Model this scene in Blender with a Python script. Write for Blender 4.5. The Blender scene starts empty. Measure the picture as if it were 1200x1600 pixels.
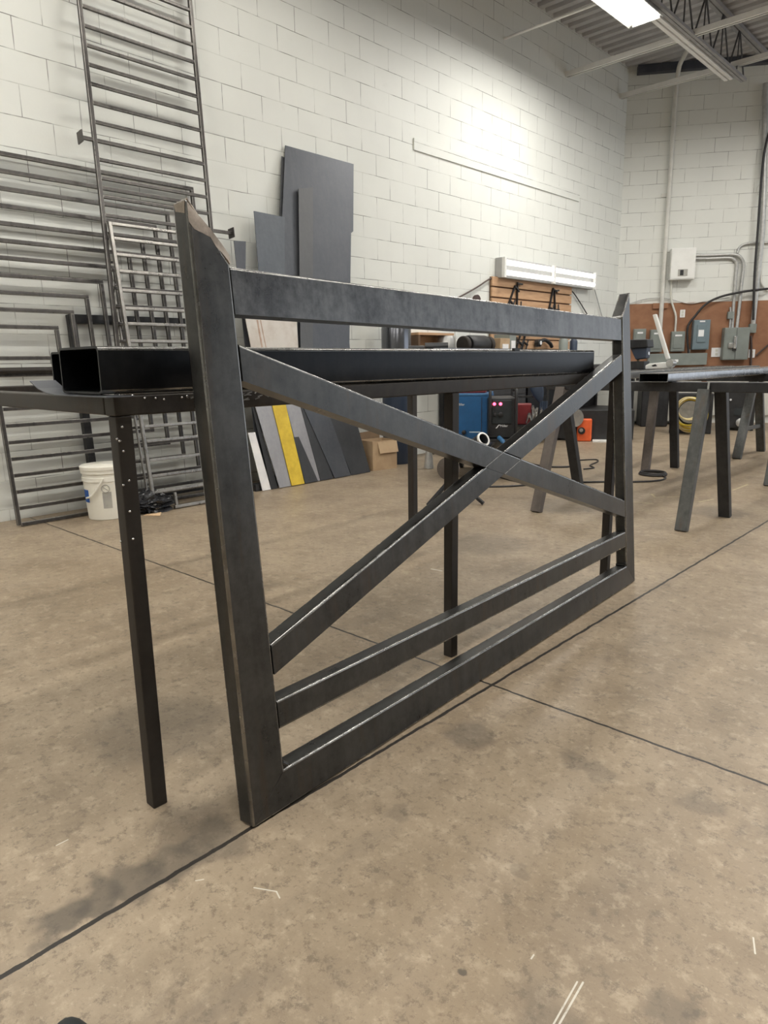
import bpy, bmesh, math, random
from mathutils import Vector as V, Matrix
random.seed(7)
SC = bpy.context.scene
COL = SC.collection
PI = math.pi

# ------------------------------------------------------------------ camera
F, PITCH, ROLL, AZ, H = 1082.23, math.radians(12.2206), math.radians(0.9602), math.radians(43.5), 1.05
def _tw(x, y, z):
    return V((math.cos(AZ)*x - math.sin(AZ)*y, math.sin(AZ)*x + math.cos(AZ)*y, z))
_r, _f, _d = V((1, 0, 0)), V((0, math.cos(PITCH), -math.sin(PITCH))), V((0, -math.sin(PITCH), -math.cos(PITCH)))
_r2 = _r*math.cos(ROLL) + _d*math.sin(ROLL)
_d2 = -_r*math.sin(ROLL) + _d*math.cos(ROLL)
RX, DY, FZ = _tw(*_r2), _tw(*_d2), _tw(*_f)
CAM = V((0, 0, H))
cd = bpy.data.cameras.new('camera')
cd.sensor_fit = 'VERTICAL'; cd.sensor_height = 36; cd.lens = F/1600*36
cd.clip_start = 0.02; cd.clip_end = 200
co = bpy.data.objects.new('camera', cd); COL.objects.link(co)
m = Matrix((RX, -DY, -FZ)).transposed().to_4x4(); m.translation = CAM
co.matrix_world = m
SC.camera = co

def at(x, y, P, n):                      # the point of a real plane seen at a place in the photograph
    d = RX*((x-600)/F) + DY*((y-800)/F) + FZ
    n = V(n); return CAM + d*((V(P)-CAM).dot(n)/d.dot(n))
def fl(x, y, z=0): return at(x, y, (0, 0, z), (0, 0, 1))
def wx(x, y, X): return at(x, y, (X, 0, 0), (1, 0, 0))
def wy(x, y, Y): return at(x, y, (0, Y, 0), (0, 1, 0))

# ------------------------------------------------------------------ materials
def nt(name):
    mt = bpy.data.materials.new(name); mt.use_nodes = True
    t = mt.node_tree; b = t.nodes['Principled BSDF']
    return mt, t, b
def N(t, kind, **kw):
    n = t.nodes.new(kind)
    for k, v in kw.items():
        if k.startswith('i_'):
            n.inputs[k[2:].replace('_', ' ')].default_value = v
        else: setattr(n, k, v)
    return n
def L(t, a, b): t.links.new(a, b)
def rgb(*c): return (c[0], c[1], c[2], 1)
def mathn(t, op, a, b=None, c=None, clamp=False):
    n = t.nodes.new('ShaderNodeMath'); n.operation = op; n.use_clamp = clamp
    for i, v in enumerate((a, b, c)):
        if v is None: continue
        if isinstance(v, (int, float)): n.inputs[i].default_value = v
        else: t.links.new(v, n.inputs[i])
    return n.outputs[0]
def mixc(t, fac, a, b, mode='MIX'):
    n = t.nodes.new('ShaderNodeMix'); n.data_type = 'RGBA'; n.blend_type = mode
    for k, v in ((0, fac), (6, a), (7, b)):
        if isinstance(v, (int, float)): n.inputs[k].default_value = v
        elif isinstance(v, tuple): n.inputs[k].default_value = v
        else: t.links.new(v, n.inputs[k])
    return n.outputs[2]
def ramp(t, src, lo, hi):
    n = t.nodes.new('ShaderNodeMapRange'); n.inputs[1].default_value = lo; n.inputs[2].default_value = hi
    n.interpolation_type = 'SMOOTHSTEP'
    t.links.new(src, n.inputs[0]); return n.outputs[0]
def noise(t, vec, scale, detail=4, rough=.6):
    n = t.nodes.new('ShaderNodeTexNoise'); n.inputs['Scale'].default_value = scale
    n.inputs['Detail'].default_value = detail; n.inputs['Roughness'].default_value = rough
    if vec is not None: t.links.new(vec, n.inputs['Vector'])
    return n.outputs['Fac']
def bump(t, b, h, strength=.2, dist=.01):
    n = t.nodes.new('ShaderNodeBump'); n.inputs['Strength'].default_value = strength; n.inputs['Distance'].default_value = dist
    t.links.new(h, n.inputs['Height']); t.links.new(n.outputs[0], b.inputs['Normal'])

def mat(name, c1, c2=None, scale=8, rough=.6, metal=0, rvar=0, bmp=0, stretch=None, coat=0):
    mt, t, b = nt(name)
    b.inputs['Metallic'].default_value = metal; b.inputs['Roughness'].default_value = rough
    c2 = c2 or tuple(x*.82 for x in c1)
    tc = t.nodes.new('ShaderNodeTexCoord'); vec = tc.outputs['Object']
    if stretch:
        mp = t.nodes.new('ShaderNodeMapping'); mp.inputs['Scale'].default_value = stretch; L(t, vec, mp.inputs[0]); vec = mp.outputs[0]
    n = noise(t, vec, scale, 6)
    f = ramp(t, n, .35, .65)
    L(t, mixc(t, f, rgb(*c1), rgb(*c2)), b.inputs['Base Color'])
    if rvar:
        n2 = noise(t, vec, scale*2.3, 5)
        L(t, mathn(t, 'MULTIPLY_ADD', ramp(t, n2, .3, .7), rvar, rough-rvar/2), b.inputs['Roughness'])
    if bmp: bump(t, b, noise(t, vec, scale*6, 4), bmp, .003)
    return mt

def scale_steel(name, dark, light, rust=None, rough=.42, metal=.75):
    """hot rolled steel with mill scale: blotches, handling marks, a little rust"""
    mt, t, b = nt(name)
    tc = t.nodes.new('ShaderNodeTexCoord'); vec = tc.outputs['Object']
    a = noise(t, vec, 5, 8, .68); c = noise(t, vec, 34, 6, .72)
    mp = t.nodes.new('ShaderNodeMapping'); mp.inputs['Scale'].default_value = (9, 9, 1.3); L(t, vec, mp.inputs[0])
    st = noise(t, mp.outputs[0], 3, 4, .6)
    k = mathn(t, 'MULTIPLY_ADD', c, .30, mathn(t, 'MULTIPLY_ADD', st, .25, mathn(t, 'MULTIPLY', a, .45)))
    f = ramp(t, k, .36, .66)
    col = mixc(t, f, rgb(*dark), rgb(*light))
    if rust:
        mp2 = t.nodes.new('ShaderNodeMapping'); mp2.inputs['Scale'].default_value = (14, 14, 1.1); L(t, vec, mp2.inputs[0])
        r = noise(t, mp2.outputs[0], 1.6, 6, .6)
        col = mixc(t, mathn(t, 'MULTIPLY', ramp(t, r, .52, .72), .55), col, rgb(*rust))
    L(t, col, b.inputs['Base Color'])
    b.inputs['Metallic'].default_value = metal
    L(t, mathn(t, 'MULTIPLY_ADD', ramp(t, k, .3, .7), .12, rough-.06), b.inputs['Roughness'])
    bump(t, b, noise(t, vec, 160, 3), .05, .002)
    return mt

M = {}
M['gate'] = scale_steel('gate_steel', (.040, .040, .039), (.080, .079, .076), (.072, .056, .044), .31, .7)
M['gate_rail'] = scale_steel('gate_rail_steel', (.040, .040, .041), (.138, .138, .138), None, .31, .75)
M['beam'] = scale_steel('beam_steel', (.014, .0155, .018), (.024, .0255, .028), None, .36, .85)
M['table'] = scale_steel('table_steel', (.026, .022, .019), (.058, .051, .044), (.045, .028, .018), .5, .5)
M['tableleg'] = scale_steel('table_leg_steel', (.026, .022, .019), (.044, .038, .033), (.038, .024, .016), .55, .4)
M['edge'] = mat('edge_highlight_steel', (.27, .266, .255), (.16, .157, .15), 9, .26, 1, .08)  # paler metal on rounded edges, painting in the highlights of overhead light
M['plate_blue'] = scale_steel('blue_plate_steel', (.088, .098, .112), (.118, .128, .142), None, .42, .4)
M['plate_grey'] = scale_steel('neutral_plate_steel', (.092, .093, .096), (.112, .113, .116), None, .45, .4)
M['rust'] = mat('rust_streak', (.44, .33, .26), (.36, .235, .165), 14, .8)
M['bare'] = mat('ground_bare_steel', (.42, .36, .30), (.20, .165, .135), 14, .36, .85, .15)
M['weld'] = mat('weld_metal', (.36, .35, .33), (.18, .17, .16), 60, .4, .8)
M['hollow'] = mat('tube_inside', (.006, .006, .006), (.012, .012, .012), 6, .8)
M['panel'] = scale_steel('railing_steel', (.050, .046, .044), (.105, .097, .090), None, .33, .7)
M['panel_bright'] = scale_steel('bright_railing_steel', (.20, .19, .175), (.38, .36, .33), None, .30, .8)
M['plate'] = scale_steel('plate_steel', (.074, .079, .090), (.098, .103, .115), None, .42, .4)
M['plate_dark'] = scale_steel('dark_plate_steel', (.050, .052, .056), (.068, .070, .074), None, .45, .4)
M['plate_light'] = scale_steel('pale_plate_steel', (.30, .295, .305), (.38, .372, .38), None, .42, .4)
M['plate_rusty'] = mat('rust_streaked_sheet', (.58, .545, .50), (.50, .45, .40), 7, .6, .1, .1)
M['yellow'] = mat('yellow_painted_steel', (.72, .52, .045), (.58, .40, .03), 9, .5, 0, .1)
M['white_plastic'] = mat('white_pail_plastic', (.80, .78, .70), (.74, .71, .62), 6, .45)
M['white_sheet'] = mat('white_sheet_metal', (.80, .78, .76), (.66, .65, .66), 4, .4)
M['blue_label'] = mat('blue_label', (.03, .12, .42), (.02, .09, .35), 20, .5)
M['grey_print'] = mat('grey_print', (.40, .39, .35), (.34, .33, .30), 20, .6)
M['carton'] = mat('brown_card', (.46, .33, .20), (.38, .26, .155), 6, .8)
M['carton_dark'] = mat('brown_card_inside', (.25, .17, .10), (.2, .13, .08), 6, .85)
M['black'] = mat('black_plastic', (.012, .012, .013), (.02, .02, .021), 12, .5)
M['bagblack'] = mat('black_bag_film', (.012, .012, .014), (.03, .03, .034), 30, .3, 0, .2)
M['orange_paper'] = mat('tan_paper', (.72, .50, .30), (.62, .42, .25), 10, .8)
M['blue'] = mat('blue_enamel', (.012, .10, .26), (.010, .085, .22), 10, .4)
M['bluelid'] = mat('pale_blue_edge', (.05, .17, .34), (.04, .14, .3), 10, .4)
M['navy'] = mat('dark_blue_enamel', (.022, .035, .065), (.03, .045, .075), 8, .45)
M['red'] = mat('dark_red_enamel', (.20, .018, .022), (.15, .014, .018), 8, .45)
M['orange'] = mat('orange_enamel', (.80, .13, .03), (.66, .10, .022), 8, .5)
M['chrome'] = mat('bright_metal', (.62, .62, .62), (.45, .45, .45), 15, .25, .9)
M['white_paint'] = mat('white_enamel', (.80, .80, .77), (.74, .74, .71), 4, .4)
M['offwhite'] = mat('ivory_enamel', (.62, .61, .55), (.57, .56, .50), 4, .5)
M['greybox'] = mat('grey_green_enamel', (.22, .245, .225), (.19, .21, .195), 5, .5)
M['bluebox'] = mat('blue_grey_enamel', (.17, .225, .25), (.145, .195, .22), 5, .5)
M['galv'] = mat('galvanised_conduit', (.52, .52, .50), (.42, .42, .41), 20, .42, .5)
M['cond_paint'] = mat('painted_conduit', (.66, .65, .60), (.58, .57, .53), 8, .5)
M['cable'] = mat('black_cable', (.014, .013, .014), (.022, .02, .02), 20, .5)
M['brown_cable'] = mat('brown_cable', (.05, .03, .025), (.07, .045, .035), 20, .5)
M['yellowhose'] = mat('yellow_hose_rubber', (.62, .46, .03), (.52, .37, .025), 20, .5)
M['palehose'] = mat('pale_yellow_cord', (.62, .52, .27), (.52, .43, .22), 20, .5)
M['saw'] = scale_steel('sawhorse_steel', (.06, .062, .06), (.13, .132, .125), (.10, .07, .05), .5, .4)
M['sawdark'] = scale_steel('dark_sawhorse_steel', (.022, .022, .024), (.045, .045, .046), None, .5, .4)
M['sawbrown'] = scale_steel('brown_sawhorse_steel', (.10, .085, .075), (.16, .135, .118), None, .55, .3)
M['shiny'] = scale_steel('bright_tube_steel', (.20, .205, .215), (.34, .345, .36), None, .25, .95)
M['gloss'] = mat('glossy_grey_metal', (.17, .175, .19), (.14, .145, .16), 2, .22, .9)
M['strut'] = mat('white_painted_strut', (.82, .815, .80), (.76, .755, .74), 5, .5)
M['joist'] = mat('grey_painted_joist', (.34, .335, .34), (.27, .27, .275), 5, .6)
M['joistdark'] = mat('dark_joist', (.05, .05, .055), (.07, .07, .075), 5, .6)
M['deck'] = mat('painted_roof_deck', (.50, .495, .505), (.43, .425, .435), 2, .6)
M['ledger'] = mat('dark_blue_grey_ledger', (.045, .05, .065), (.065, .07, .085), 5, .6)
M['wood'] = mat('slat_pine', (.52, .325, .185), (.43, .255, .14), 5, .7, stretch=(1, .6, 6), bmp=.1)
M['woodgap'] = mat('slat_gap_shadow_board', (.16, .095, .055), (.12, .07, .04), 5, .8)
M['ply'] = mat('brown_plywood', (.30, .145, .075), (.24, .11, .055), 3.5, .7, stretch=(1, 1, 1.4))
M['rubber'] = mat('dark_rubber', (.012, .016, .018), (.02, .026, .028), 12, .6)
M['white_print'] = mat('white_print', (.8, .8, .8), (.75, .75, .75), 5, .5)
M['text'] = mat('pale_lettering', (.55, .66, .74), (.5, .6, .7), 5, .5)
def emit(name, col, s):
    mt, t, b = nt(name)
    b.inputs['Base Color'].default_value = rgb(*col); b.inputs['Emission Color'].default_value = rgb(*col)
    b.inputs['Emission Strength'].default_value = s; return mt
M['tube'] = emit('fluorescent_glow', (1, .985, .95), 1.5)
M['lamp_pan'] = mat('grey_lamp_pan', (.42, .42, .41), (.38, .38, .37), 4, .5)
M['ceil_tube'] = emit('ceiling_fluorescent_glow', (1, .97, .90), 14)
M['led'] = emit('red_led', (1, .06, .12), 7)

# painted concrete block walls
def block_wall(name, col, dz, dy):
    mt, t, b = nt(name)
    tc = t.nodes.new('ShaderNodeTexCoord'); sx = t.nodes.new('ShaderNodeSeparateXYZ'); L(t, tc.outputs['Object'], sx.inputs[0])
    wn = noise(t, tc.outputs['Object'], 2.2, 3)
    wob = mathn(t, 'MULTIPLY', mathn(t, 'SUBTRACT', wn, .5), .012)
    cx = t.nodes.new('ShaderNodeCombineXYZ')
    L(t, mathn(t, 'ADD', sx.outputs[0], dy+8), cx.inputs[0])
    L(t, mathn(t, 'ADD', mathn(t, 'ADD', sx.outputs[2], 4-dz), wob), cx.inputs[1])
    br = t.nodes.new('ShaderNodeTexBrick'); L(t, cx.outputs[0], br.inputs['Vector'])
    br.offset = .5; br.inputs['Scale'].default_value = 1
    br.inputs['Brick Width'].default_value = .4; br.inputs['Row Height'].default_value = .2
    br.inputs['Mortar Size'].default_value = .0032; br.inputs['Mortar Smooth'].default_value = .35
    br.inputs['Color1'].default_value = (.46, .46, .46, 1); br.inputs['Color2'].default_value = (.54, .54, .54, 1)
    n1 = noise(t, tc.outputs['Object'], .9, 5); n2 = noise(t, tc.outputs['Object'], 9, 6); n3 = noise(t, tc.outputs['Object'], 3.3, 3)
    base = mixc(t, ramp(t, n1, .3, .7), rgb(*col), rgb(*(c*.93 for c in col)))
    base = mixc(t, mathn(t, 'MULTIPLY', ramp(t, n2, .58, .78), .10), base, rgb(.45, .42, .36))
    tone = mixc(t, .16, base, br.outputs['Color'], 'OVERLAY')
    jo = mathn(t, 'MULTIPLY', br.outputs['Fac'], mathn(t, 'MULTIPLY_ADD', ramp(t, n3, .40, .62), .85, .12))
    L(t, mixc(t, jo, tone, rgb(.17, .165, .15)), b.inputs['Base Color'])
    b.inputs['Roughness'].default_value = .55
    hgt = mathn(t, 'ADD', mathn(t, 'MULTIPLY', br.outputs['Fac'], -1), mathn(t, 'MULTIPLY', noise(t, tc.outputs['Object'], 55, 4), .25))
    bump(t, b, hgt, .35, .006)
    return mt
M['wallL'] = block_wall('painted_block_left', (.725, .735, .690), .08, -2.05)
M['wallB'] = block_wall('painted_block_back', (.72, .728, .685), .05, .1)

# concrete floor: stains, a painted gate shadow, saw-cut seams, chalk strokes
def floor_mat():
    mt, t, b = nt('worn_concrete')
    g = t.nodes.new('ShaderNodeNewGeometry'); P = g.outputs['Position']
    sx = t.nodes.new('ShaderNodeSeparateXYZ'); L(t, P, sx.inputs[0])
    a = noise(t, P, .75, 7, .62); c = noise(t, P, 3.2, 7, .68); e = noise(t, P, 18, 7, .72); h = noise(t, P, 75, 5, .7)
    col = mixc(t, ramp(t, a, .36, .64), rgb(0.273, 0.208, 0.139), rgb(0.336, 0.266, 0.187))
    col = mixc(t, mathn(t, 'MULTIPLY', ramp(t, c, .44, .66), .55), col, rgb(0.191, 0.144, 0.095))
    col = mixc(t, mathn(t, 'MULTIPLY', ramp(t, e, .50, .66), .50), col, rgb(0.470, 0.381, 0.272))
    col = mixc(t, mathn(t, 'MULTIPLY', ramp(t, noise(t, P, 26, 7, .8), .51, .64), .72), col, rgb(0.129, 0.104, 0.076))
    col = mixc(t, mathn(t, 'MULTIPLY', ramp(t, h, .55, .74), .45), col, rgb(0.561, 0.460, 0.339))
    h2 = noise(t, P, 170, 4, .75)
    col = mixc(t, mathn(t, 'MULTIPLY', ramp(t, h2, .56, .74), .55), col, rgb(0.171, 0.127, 0.087))
    col = mixc(t, mathn(t, 'MULTIPLY', ramp(t, noise(t, P, 52, 6, .8), .53, .65), .62), col, rgb(0.214, 0.160, 0.108))
    # streaky wear along the bay
    mp = t.nodes.new('ShaderNodeMapping'); mp.inputs['Scale'].default_value = (1.2, .35, 1); mp.inputs['Rotation'].default_value = (0, 0, .9); L(t, P, mp.inputs[0])
    s = noise(t, mp.outputs[0], 3.4, 6, .7)
    col = mixc(t, mathn(t, 'MULTIPLY', ramp(t, s, .54, .72), .45), col, rgb(0.149, 0.122, 0.095))
    # dark stains, wide dark patches, and the soft gate shadow painted in
    wv = t.nodes.new('ShaderNodeTexNoise'); wv.inputs['Scale'].default_value = 9; wv.inputs['Detail'].default_value = 5; L(t, P, wv.inputs['Vector'])
    off = t.nodes.new('ShaderNodeVectorMath'); off.operation = 'MULTIPLY_ADD'
    L(t, wv.outputs['Color'], off.inputs[0]); off.inputs[1].default_value = (.16, .16, 0); off.inputs[2].default_value = (-.08, -.08, 0)
    pw = t.nodes.new('ShaderNodeVectorMath'); pw.operation = 'ADD'; L(t, P, pw.inputs[0]); L(t, off.outputs[0], pw.inputs[1])
    for (x, y), r, k in STAINS_AND_SHADOW:
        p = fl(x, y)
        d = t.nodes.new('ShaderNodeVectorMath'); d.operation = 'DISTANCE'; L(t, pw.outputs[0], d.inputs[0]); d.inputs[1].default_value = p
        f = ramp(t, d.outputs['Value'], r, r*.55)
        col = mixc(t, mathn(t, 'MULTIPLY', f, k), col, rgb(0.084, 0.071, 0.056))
    # seams
    n1 = mathn(t, 'MULTIPLY', mathn(t, 'SUBTRACT', noise(t, P, 14, 5), .5), .014)
    def seam(coord, pos, w, br=.0):
        d = mathn(t, 'ABSOLUTE', mathn(t, 'ADD', mathn(t, 'SUBTRACT', coord, pos), n1))
        return mathn(t, 'LESS_THAN', d, w)
    m1 = seam(sx.outputs[0], -1.205, .0058); m2 = seam(sx.outputs[1], 1.775, .0046)
    m3 = seam(sx.outputs[1], -1.9, .004); m4 = seam(sx.outputs[0], 2.6, .004)
    mm = mathn(t, 'MAXIMUM', mathn(t, 'MAXIMUM', m1, m2), mathn(t, 'MAXIMUM', m3, m4))
    dust = seam(sx.outputs[0], -1.205, .03)
    col = mixc(t, mathn(t, 'MULTIPLY', dust, .16), col, rgb(0.166, 0.138, 0.104))
    col = mixc(t, mm, col, rgb(.022, .018, .014))
    # chalk
    for (x0, y0), (x1, y1), w, cc in CHALK:
        A, B = fl(x0, y0), fl(x1, y1); D = B-A; ln = D.length
        sub = t.nodes.new('ShaderNodeVectorMath'); sub.operation = 'SUBTRACT'; L(t, P, sub.inputs[0]); sub.inputs[1].default_value = A
        dt = t.nodes.new('ShaderNodeVectorMath'); dt.operation = 'DOT_PRODUCT'; L(t, sub.outputs[0], dt.inputs[0]); dt.inputs[1].default_value = D/(ln*ln)
        k = mathn(t, 'MULTIPLY', dt.outputs['Value'], 1, clamp=True)
        sc = t.nodes.new('ShaderNodeVectorMath'); sc.operation = 'SCALE'; sc.inputs[0].default_value = D; L(t, k, sc.inputs['Scale'])
        ds = t.nodes.new('ShaderNodeVectorMath'); ds.operation = 'DISTANCE'; L(t, sub.outputs[0], ds.inputs[0]); L(t, sc.outputs[0], ds.inputs[1])
        f = mathn(t, 'MULTIPLY', mathn(t, 'LESS_THAN', ds.outputs['Value'], w), ramp(t, e, .35, .5))
        col = mixc(t, mathn(t, 'MULTIPLY', f, .8), col, rgb(*cc))
    L(t, col, b.inputs['Base Color'])
    L(t, mathn(t, 'MULTIPLY_ADD', c, .3, .30), b.inputs['Roughness'])
    b.inputs['Specular IOR Level'].default_value = .5
    bump(t, b, mathn(t, 'ADD', mathn(t, 'MULTIPLY', mm, -3), mathn(t, 'MULTIPLY', e, .5)), .14, .004)
    return mt
STAINS_AND_SHADOW = [((95, 1440), .075, .75), ((150, 1405), .07, .7), ((215, 1375), .075, .65), ((265, 1345), .08, .6), ((335, 1310), .10, .5),
          ((735, 1150), .09, .5), ((620, 1265), .05, .3), ((940, 1205), .06, .35), ((900, 1190), .05, .35), ((1085, 1255), .07, .35),
          ((1050, 1580), .06, .4), ((560, 1160), .12, .35), ((300, 1290), .12, .35), ((880, 790), .35, .45), ((760, 850), .3, .4),
          ((1120, 800), .25, .4), ((250, 1140), .25, .35), ((820, 1360), .03, .3), ((720, 1500), .012, .8), ((870, 1600), .08, .3)]  # the wide patch behind the gate's near end paints its soft shadow
W1, Y1 = (.66, .63, .55), (.50, .43, .25)
CHALK = [((397, 1387), (432, 1393), .0016, W1), ((432, 1393), (437, 1403), .0016, W1), ((865, 1600), (902, 1534), .0015, W1), ((874, 1600), (911, 1535), .0017, W1),
         ((306, 1376), (318, 1374), .0015, W1), ((88, 1321), (106, 1312), .0015, W1), ((992, 784), (1020, 787), .009, Y1), ((1018, 772), (1024, 777), .009, Y1),
         ((1024, 777), (1066, 776), .008, Y1), ((1093, 784), (1114, 780), .009, Y1), ((1145, 766), (1168, 757), .008, Y1), ((674, 889), (690, 892), .006, W1),
         ((1177, 1465), (1180, 1490), .0015, W1), ((830, 1498), (834, 1492), .0015, W1), ((948, 769), (960, 769), .008, Y1)]
M['floor'] = floor_mat()

# ------------------------------------------------------------------ builders
def bar(bm, a, b, w, h, up=(0, 0, 1)):
    """box from a to b, w across and h along 'up'"""
    a, b = V(a), V(b); d = (b-a).normalized(); u = V(up); u = (u - d*u.dot(d))
    if u.length < 1e-5: u = V((1, 0, 0)) - d*d.x
    u.normalize(); s = d.cross(u)
    vs = [bm.verts.new(p + s*(i*w/2) + u*(j*h/2)) for p in (a, b) for i, j in ((-1, -1), (1, -1), (1, 1), (-1, 1))]
    for f in ((3, 2, 1, 0), (4, 5, 6, 7), (0, 1, 5, 4), (1, 2, 6, 5), (2, 3, 7, 6), (3, 0, 4, 7)):
        bm.faces.new([vs[k] for k in f])
def box(bm, lo, hi):
    lo, hi = V(lo), V(hi); c = (lo+hi)/2
    bar(bm, (c.x, lo.y, c.z), (c.x, hi.y, c.z), hi.x-lo.x, hi.z-lo.z)
def prism(bm, pts, off):
    """planar polygon pushed along off"""
    off = V(off); n = len(pts)
    a = [bm.verts.new(V(p)) for p in pts]; b = [bm.verts.new(V(p)+off) for p in pts]
    bm.faces.new(a); bm.faces.new(b[::-1])
    for i in range(n): bm.faces.new((a[i], b[i], b[(i+1) % n], a[(i+1) % n]))
def frames(pts, closed=False):
    out = []; u = None
    for i, p in enumerate(pts):
        if closed: d = pts[(i+1) % len(pts)] - pts[i-1]
        else: d = pts[min(i+1, len(pts)-1)] - pts[max(i-1, 0)]
        d = d.normalized()
        if u is None: u = d.orthogonal().normalized()
        u = (u - d*u.dot(d)).normalized(); out.append((p, u, d.cross(u)))
    return out
def tube(bm, pts, r, n=10, closed=False, cap=True):
    pts = [V(p) for p in pts]; rr = r if isinstance(r, (list, tuple)) else [r]*len(pts)
    rings = [[bm.verts.new(p + (u*math.cos(2*PI*k/n) + w*math.sin(2*PI*k/n))*q) for k in range(n)] for (p, u, w), q in zip(frames(pts, closed), rr)]
    m_ = len(rings)
    for i in range(m_ if closed else m_-1):
        A, B = rings[i], rings[(i+1) % m_]
        for k in range(n): bm.faces.new((A[k], A[(k+1) % n], B[(k+1) % n], B[k]))
    if cap and not closed:
        bm.faces.new(rings[0][::-1]); bm.faces.new(rings[-1])
def smooth_path(pts, k=6):
    pts = [V(p) for p in pts]; q = [pts[0]*2-pts[1]] + pts + [pts[-1]*2-pts[-2]]; out = []
    for i in range(1, len(q)-2):
        for j in range(k):
            t = j/k; a, b, c, d = q[i-1], q[i], q[i+1], q[i+2]
            out.append(.5*((2*b) + (c-a)*t + (2*a-5*b+4*c-d)*t*t + (3*b-a-3*c+d)*t**3))
    out.append(pts[-1]); return out
def lathe(bm, c, prof, n=32, axis=(0, 0, 1), cap=True):
    c = V(c); ax = V(axis).normalized(); u = ax.orthogonal().normalized(); w = ax.cross(u)
    rings = [[bm.verts.new(c + ax*z + (u*math.cos(2*PI*k/n)+w*math.sin(2*PI*k/n))*r) for k in range(n)] for r, z in prof]
    for A, B in zip(rings, rings[1:]):
        for k in range(n): bm.faces.new((A[k], A[(k+1) % n], B[(k+1) % n], B[k]))
    if cap:
        bm.faces.new(rings[0][::-1]); bm.faces.new(rings[-1])
def hollow(bm, a, b, w, h, t=.006, up=(0, 0, 1)):
    """rectangular tube with open ends and a wall thickness"""
    a, b = V(a), V(b); d = (b-a).normalized(); u = V(up); u = (u-d*u.dot(d)).normalized(); s = d.cross(u)
    def ring(p, w, h):
        r = min(w, h)*.09; o = []
        for i, j, a0 in ((1, 1, 0), (-1, 1, PI/2), (-1, -1, PI), (1, -1, 1.5*PI)):
            for k in range(4):
                an = a0 + k*PI/6
                o.append(bm.verts.new(p + s*(i*(w/2-r)+r*math.cos(an)) + u*(j*(h/2-r)+r*math.sin(an))))
        return o
    O0, O1, I0, I1 = ring(a, w, h), ring(b, w, h), ring(a, w-2*t, h-2*t), ring(b, w-2*t, h-2*t)
    n = len(O0)
    for i in range(n):
        j = (i+1) % n
        fc = bm.faces.new((O0[i], O0[j], O1[j], O1[i]))
        if i % 4 != 3: fc.material_index = 1  # rounded corners get the painted highlight metal
        bm.faces.new((I0[j], I0[i], I1[i], I1[j]))
        bm.faces.new((O0[j], O0[i], I0[i], I0[j])); bm.faces.new((O1[i], O1[j], I1[j], I1[i]))

def obj(name, bm, m_, parent=None, bev=0, seg=2, smooth=False, edge=None):
    bmesh.ops.recalc_face_normals(bm, faces=bm.faces)
    me = bpy.data.meshes.new(name); bm.to_mesh(me); bm.free()
    o = bpy.data.objects.new(name, me); COL.objects.link(o)
    me.materials.append(M[m_] if isinstance(m_, str) else m_)
    if any(f.material_index for f in me.polygons): me.materials.append(M['edge'])
    base = None
    if parent is not None:
        p = parent; base = V((0, 0, 0))
        while p is not None: base = base + p.location; p = p.parent
        me.transform(Matrix.Translation(-base)); o.parent = parent
    else:
        xs = [v.co for v in me.vertices]
        c = V(((min(v.x for v in xs)+max(v.x for v in xs))/2, (min(v.y for v in xs)+max(v.y for v in xs))/2, min(v.z for v in xs)))
        me.transform(Matrix.Translation(-c)); o.location = c
    if bev:
        b = o.modifiers.new('bevel', 'BEVEL'); b.width = bev; b.segments = seg; b.limit_method = 'ANGLE'; b.angle_limit = math.radians(40)
        if edge: me.materials.append(M[edge]); b.material = 1
        for f in me.polygons: f.use_smooth = True
        w = o.modifiers.new('wn', 'WEIGHTED_NORMAL'); w.keep_sharp = True
    elif smooth:
        for f in me.polygons: f.use_smooth = True
        try: me.set_sharp_from_angle(angle=math.radians(40))
        except Exception: pass
    return o
def B(): return bmesh.new()
def tag(o, label, cat, group=None):
    o['label'] = label; o['category'] = cat
    if group: o['group'] = group
    return o
def thing(name, label, cat, loc, group=None):
    o = bpy.data.objects.new(name, None); o.empty_display_size = .1; COL.objects.link(o); o.location = loc
    return tag(o, label, cat, group)
def struct(o): o['kind'] = 'structure'; return o
def dup(root, loc, label, group=None):
    r = root.copy(); COL.objects.link(r); r.location = loc; r['label'] = label
    if group: r['group'] = group
    for ch in list(root.children):
        c = ch.copy(); COL.objects.link(c); c.parent = r
        for g_ in ch.children:
            d = g_.copy(); COL.objects.link(d); d.parent = c
    return r
def lettering(name, text, size, origin, xdir, ydir, m_, parent, depth=.0008):
    cu = bpy.data.curves.new(name, 'FONT'); cu.body = text; cu.size = size; cu.extrude = depth
    to = bpy.data.objects.new(name+'_tmp', cu); COL.objects.link(to)
    bpy.context.view_layer.update()
    me = bpy.data.meshes.new_from_object(to.evaluated_get(bpy.context.evaluated_depsgraph_get()))
    bpy.data.objects.remove(to)
    xd, yd = V(xdir).normalized(), V(ydir).normalized(); zd = xd.cross(yd)
    mm = Matrix((xd, yd, zd)).transposed().to_4x4(); mm.translation = V(origin); me.transform(mm)
    b_ = B(); b_.from_mesh(me); bpy.data.meshes.remove(me)
    return obj(name, b_, m_, parent)

# ------------------------------------------------------------------ room shell
XW = -5.2
CORNER = V((XW, 10.97, 0)); BD = V((.8343, .5513, 0)).normalized(); BN = V((BD.y, -BD.x, 0))   # along the back wall / out of it
ZC = 5.30
b = B(); box(b, (XW-.2, -7, -.15), (9, 22, 0)); fo = obj('floor', b, 'floor'); struct(fo)
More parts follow.
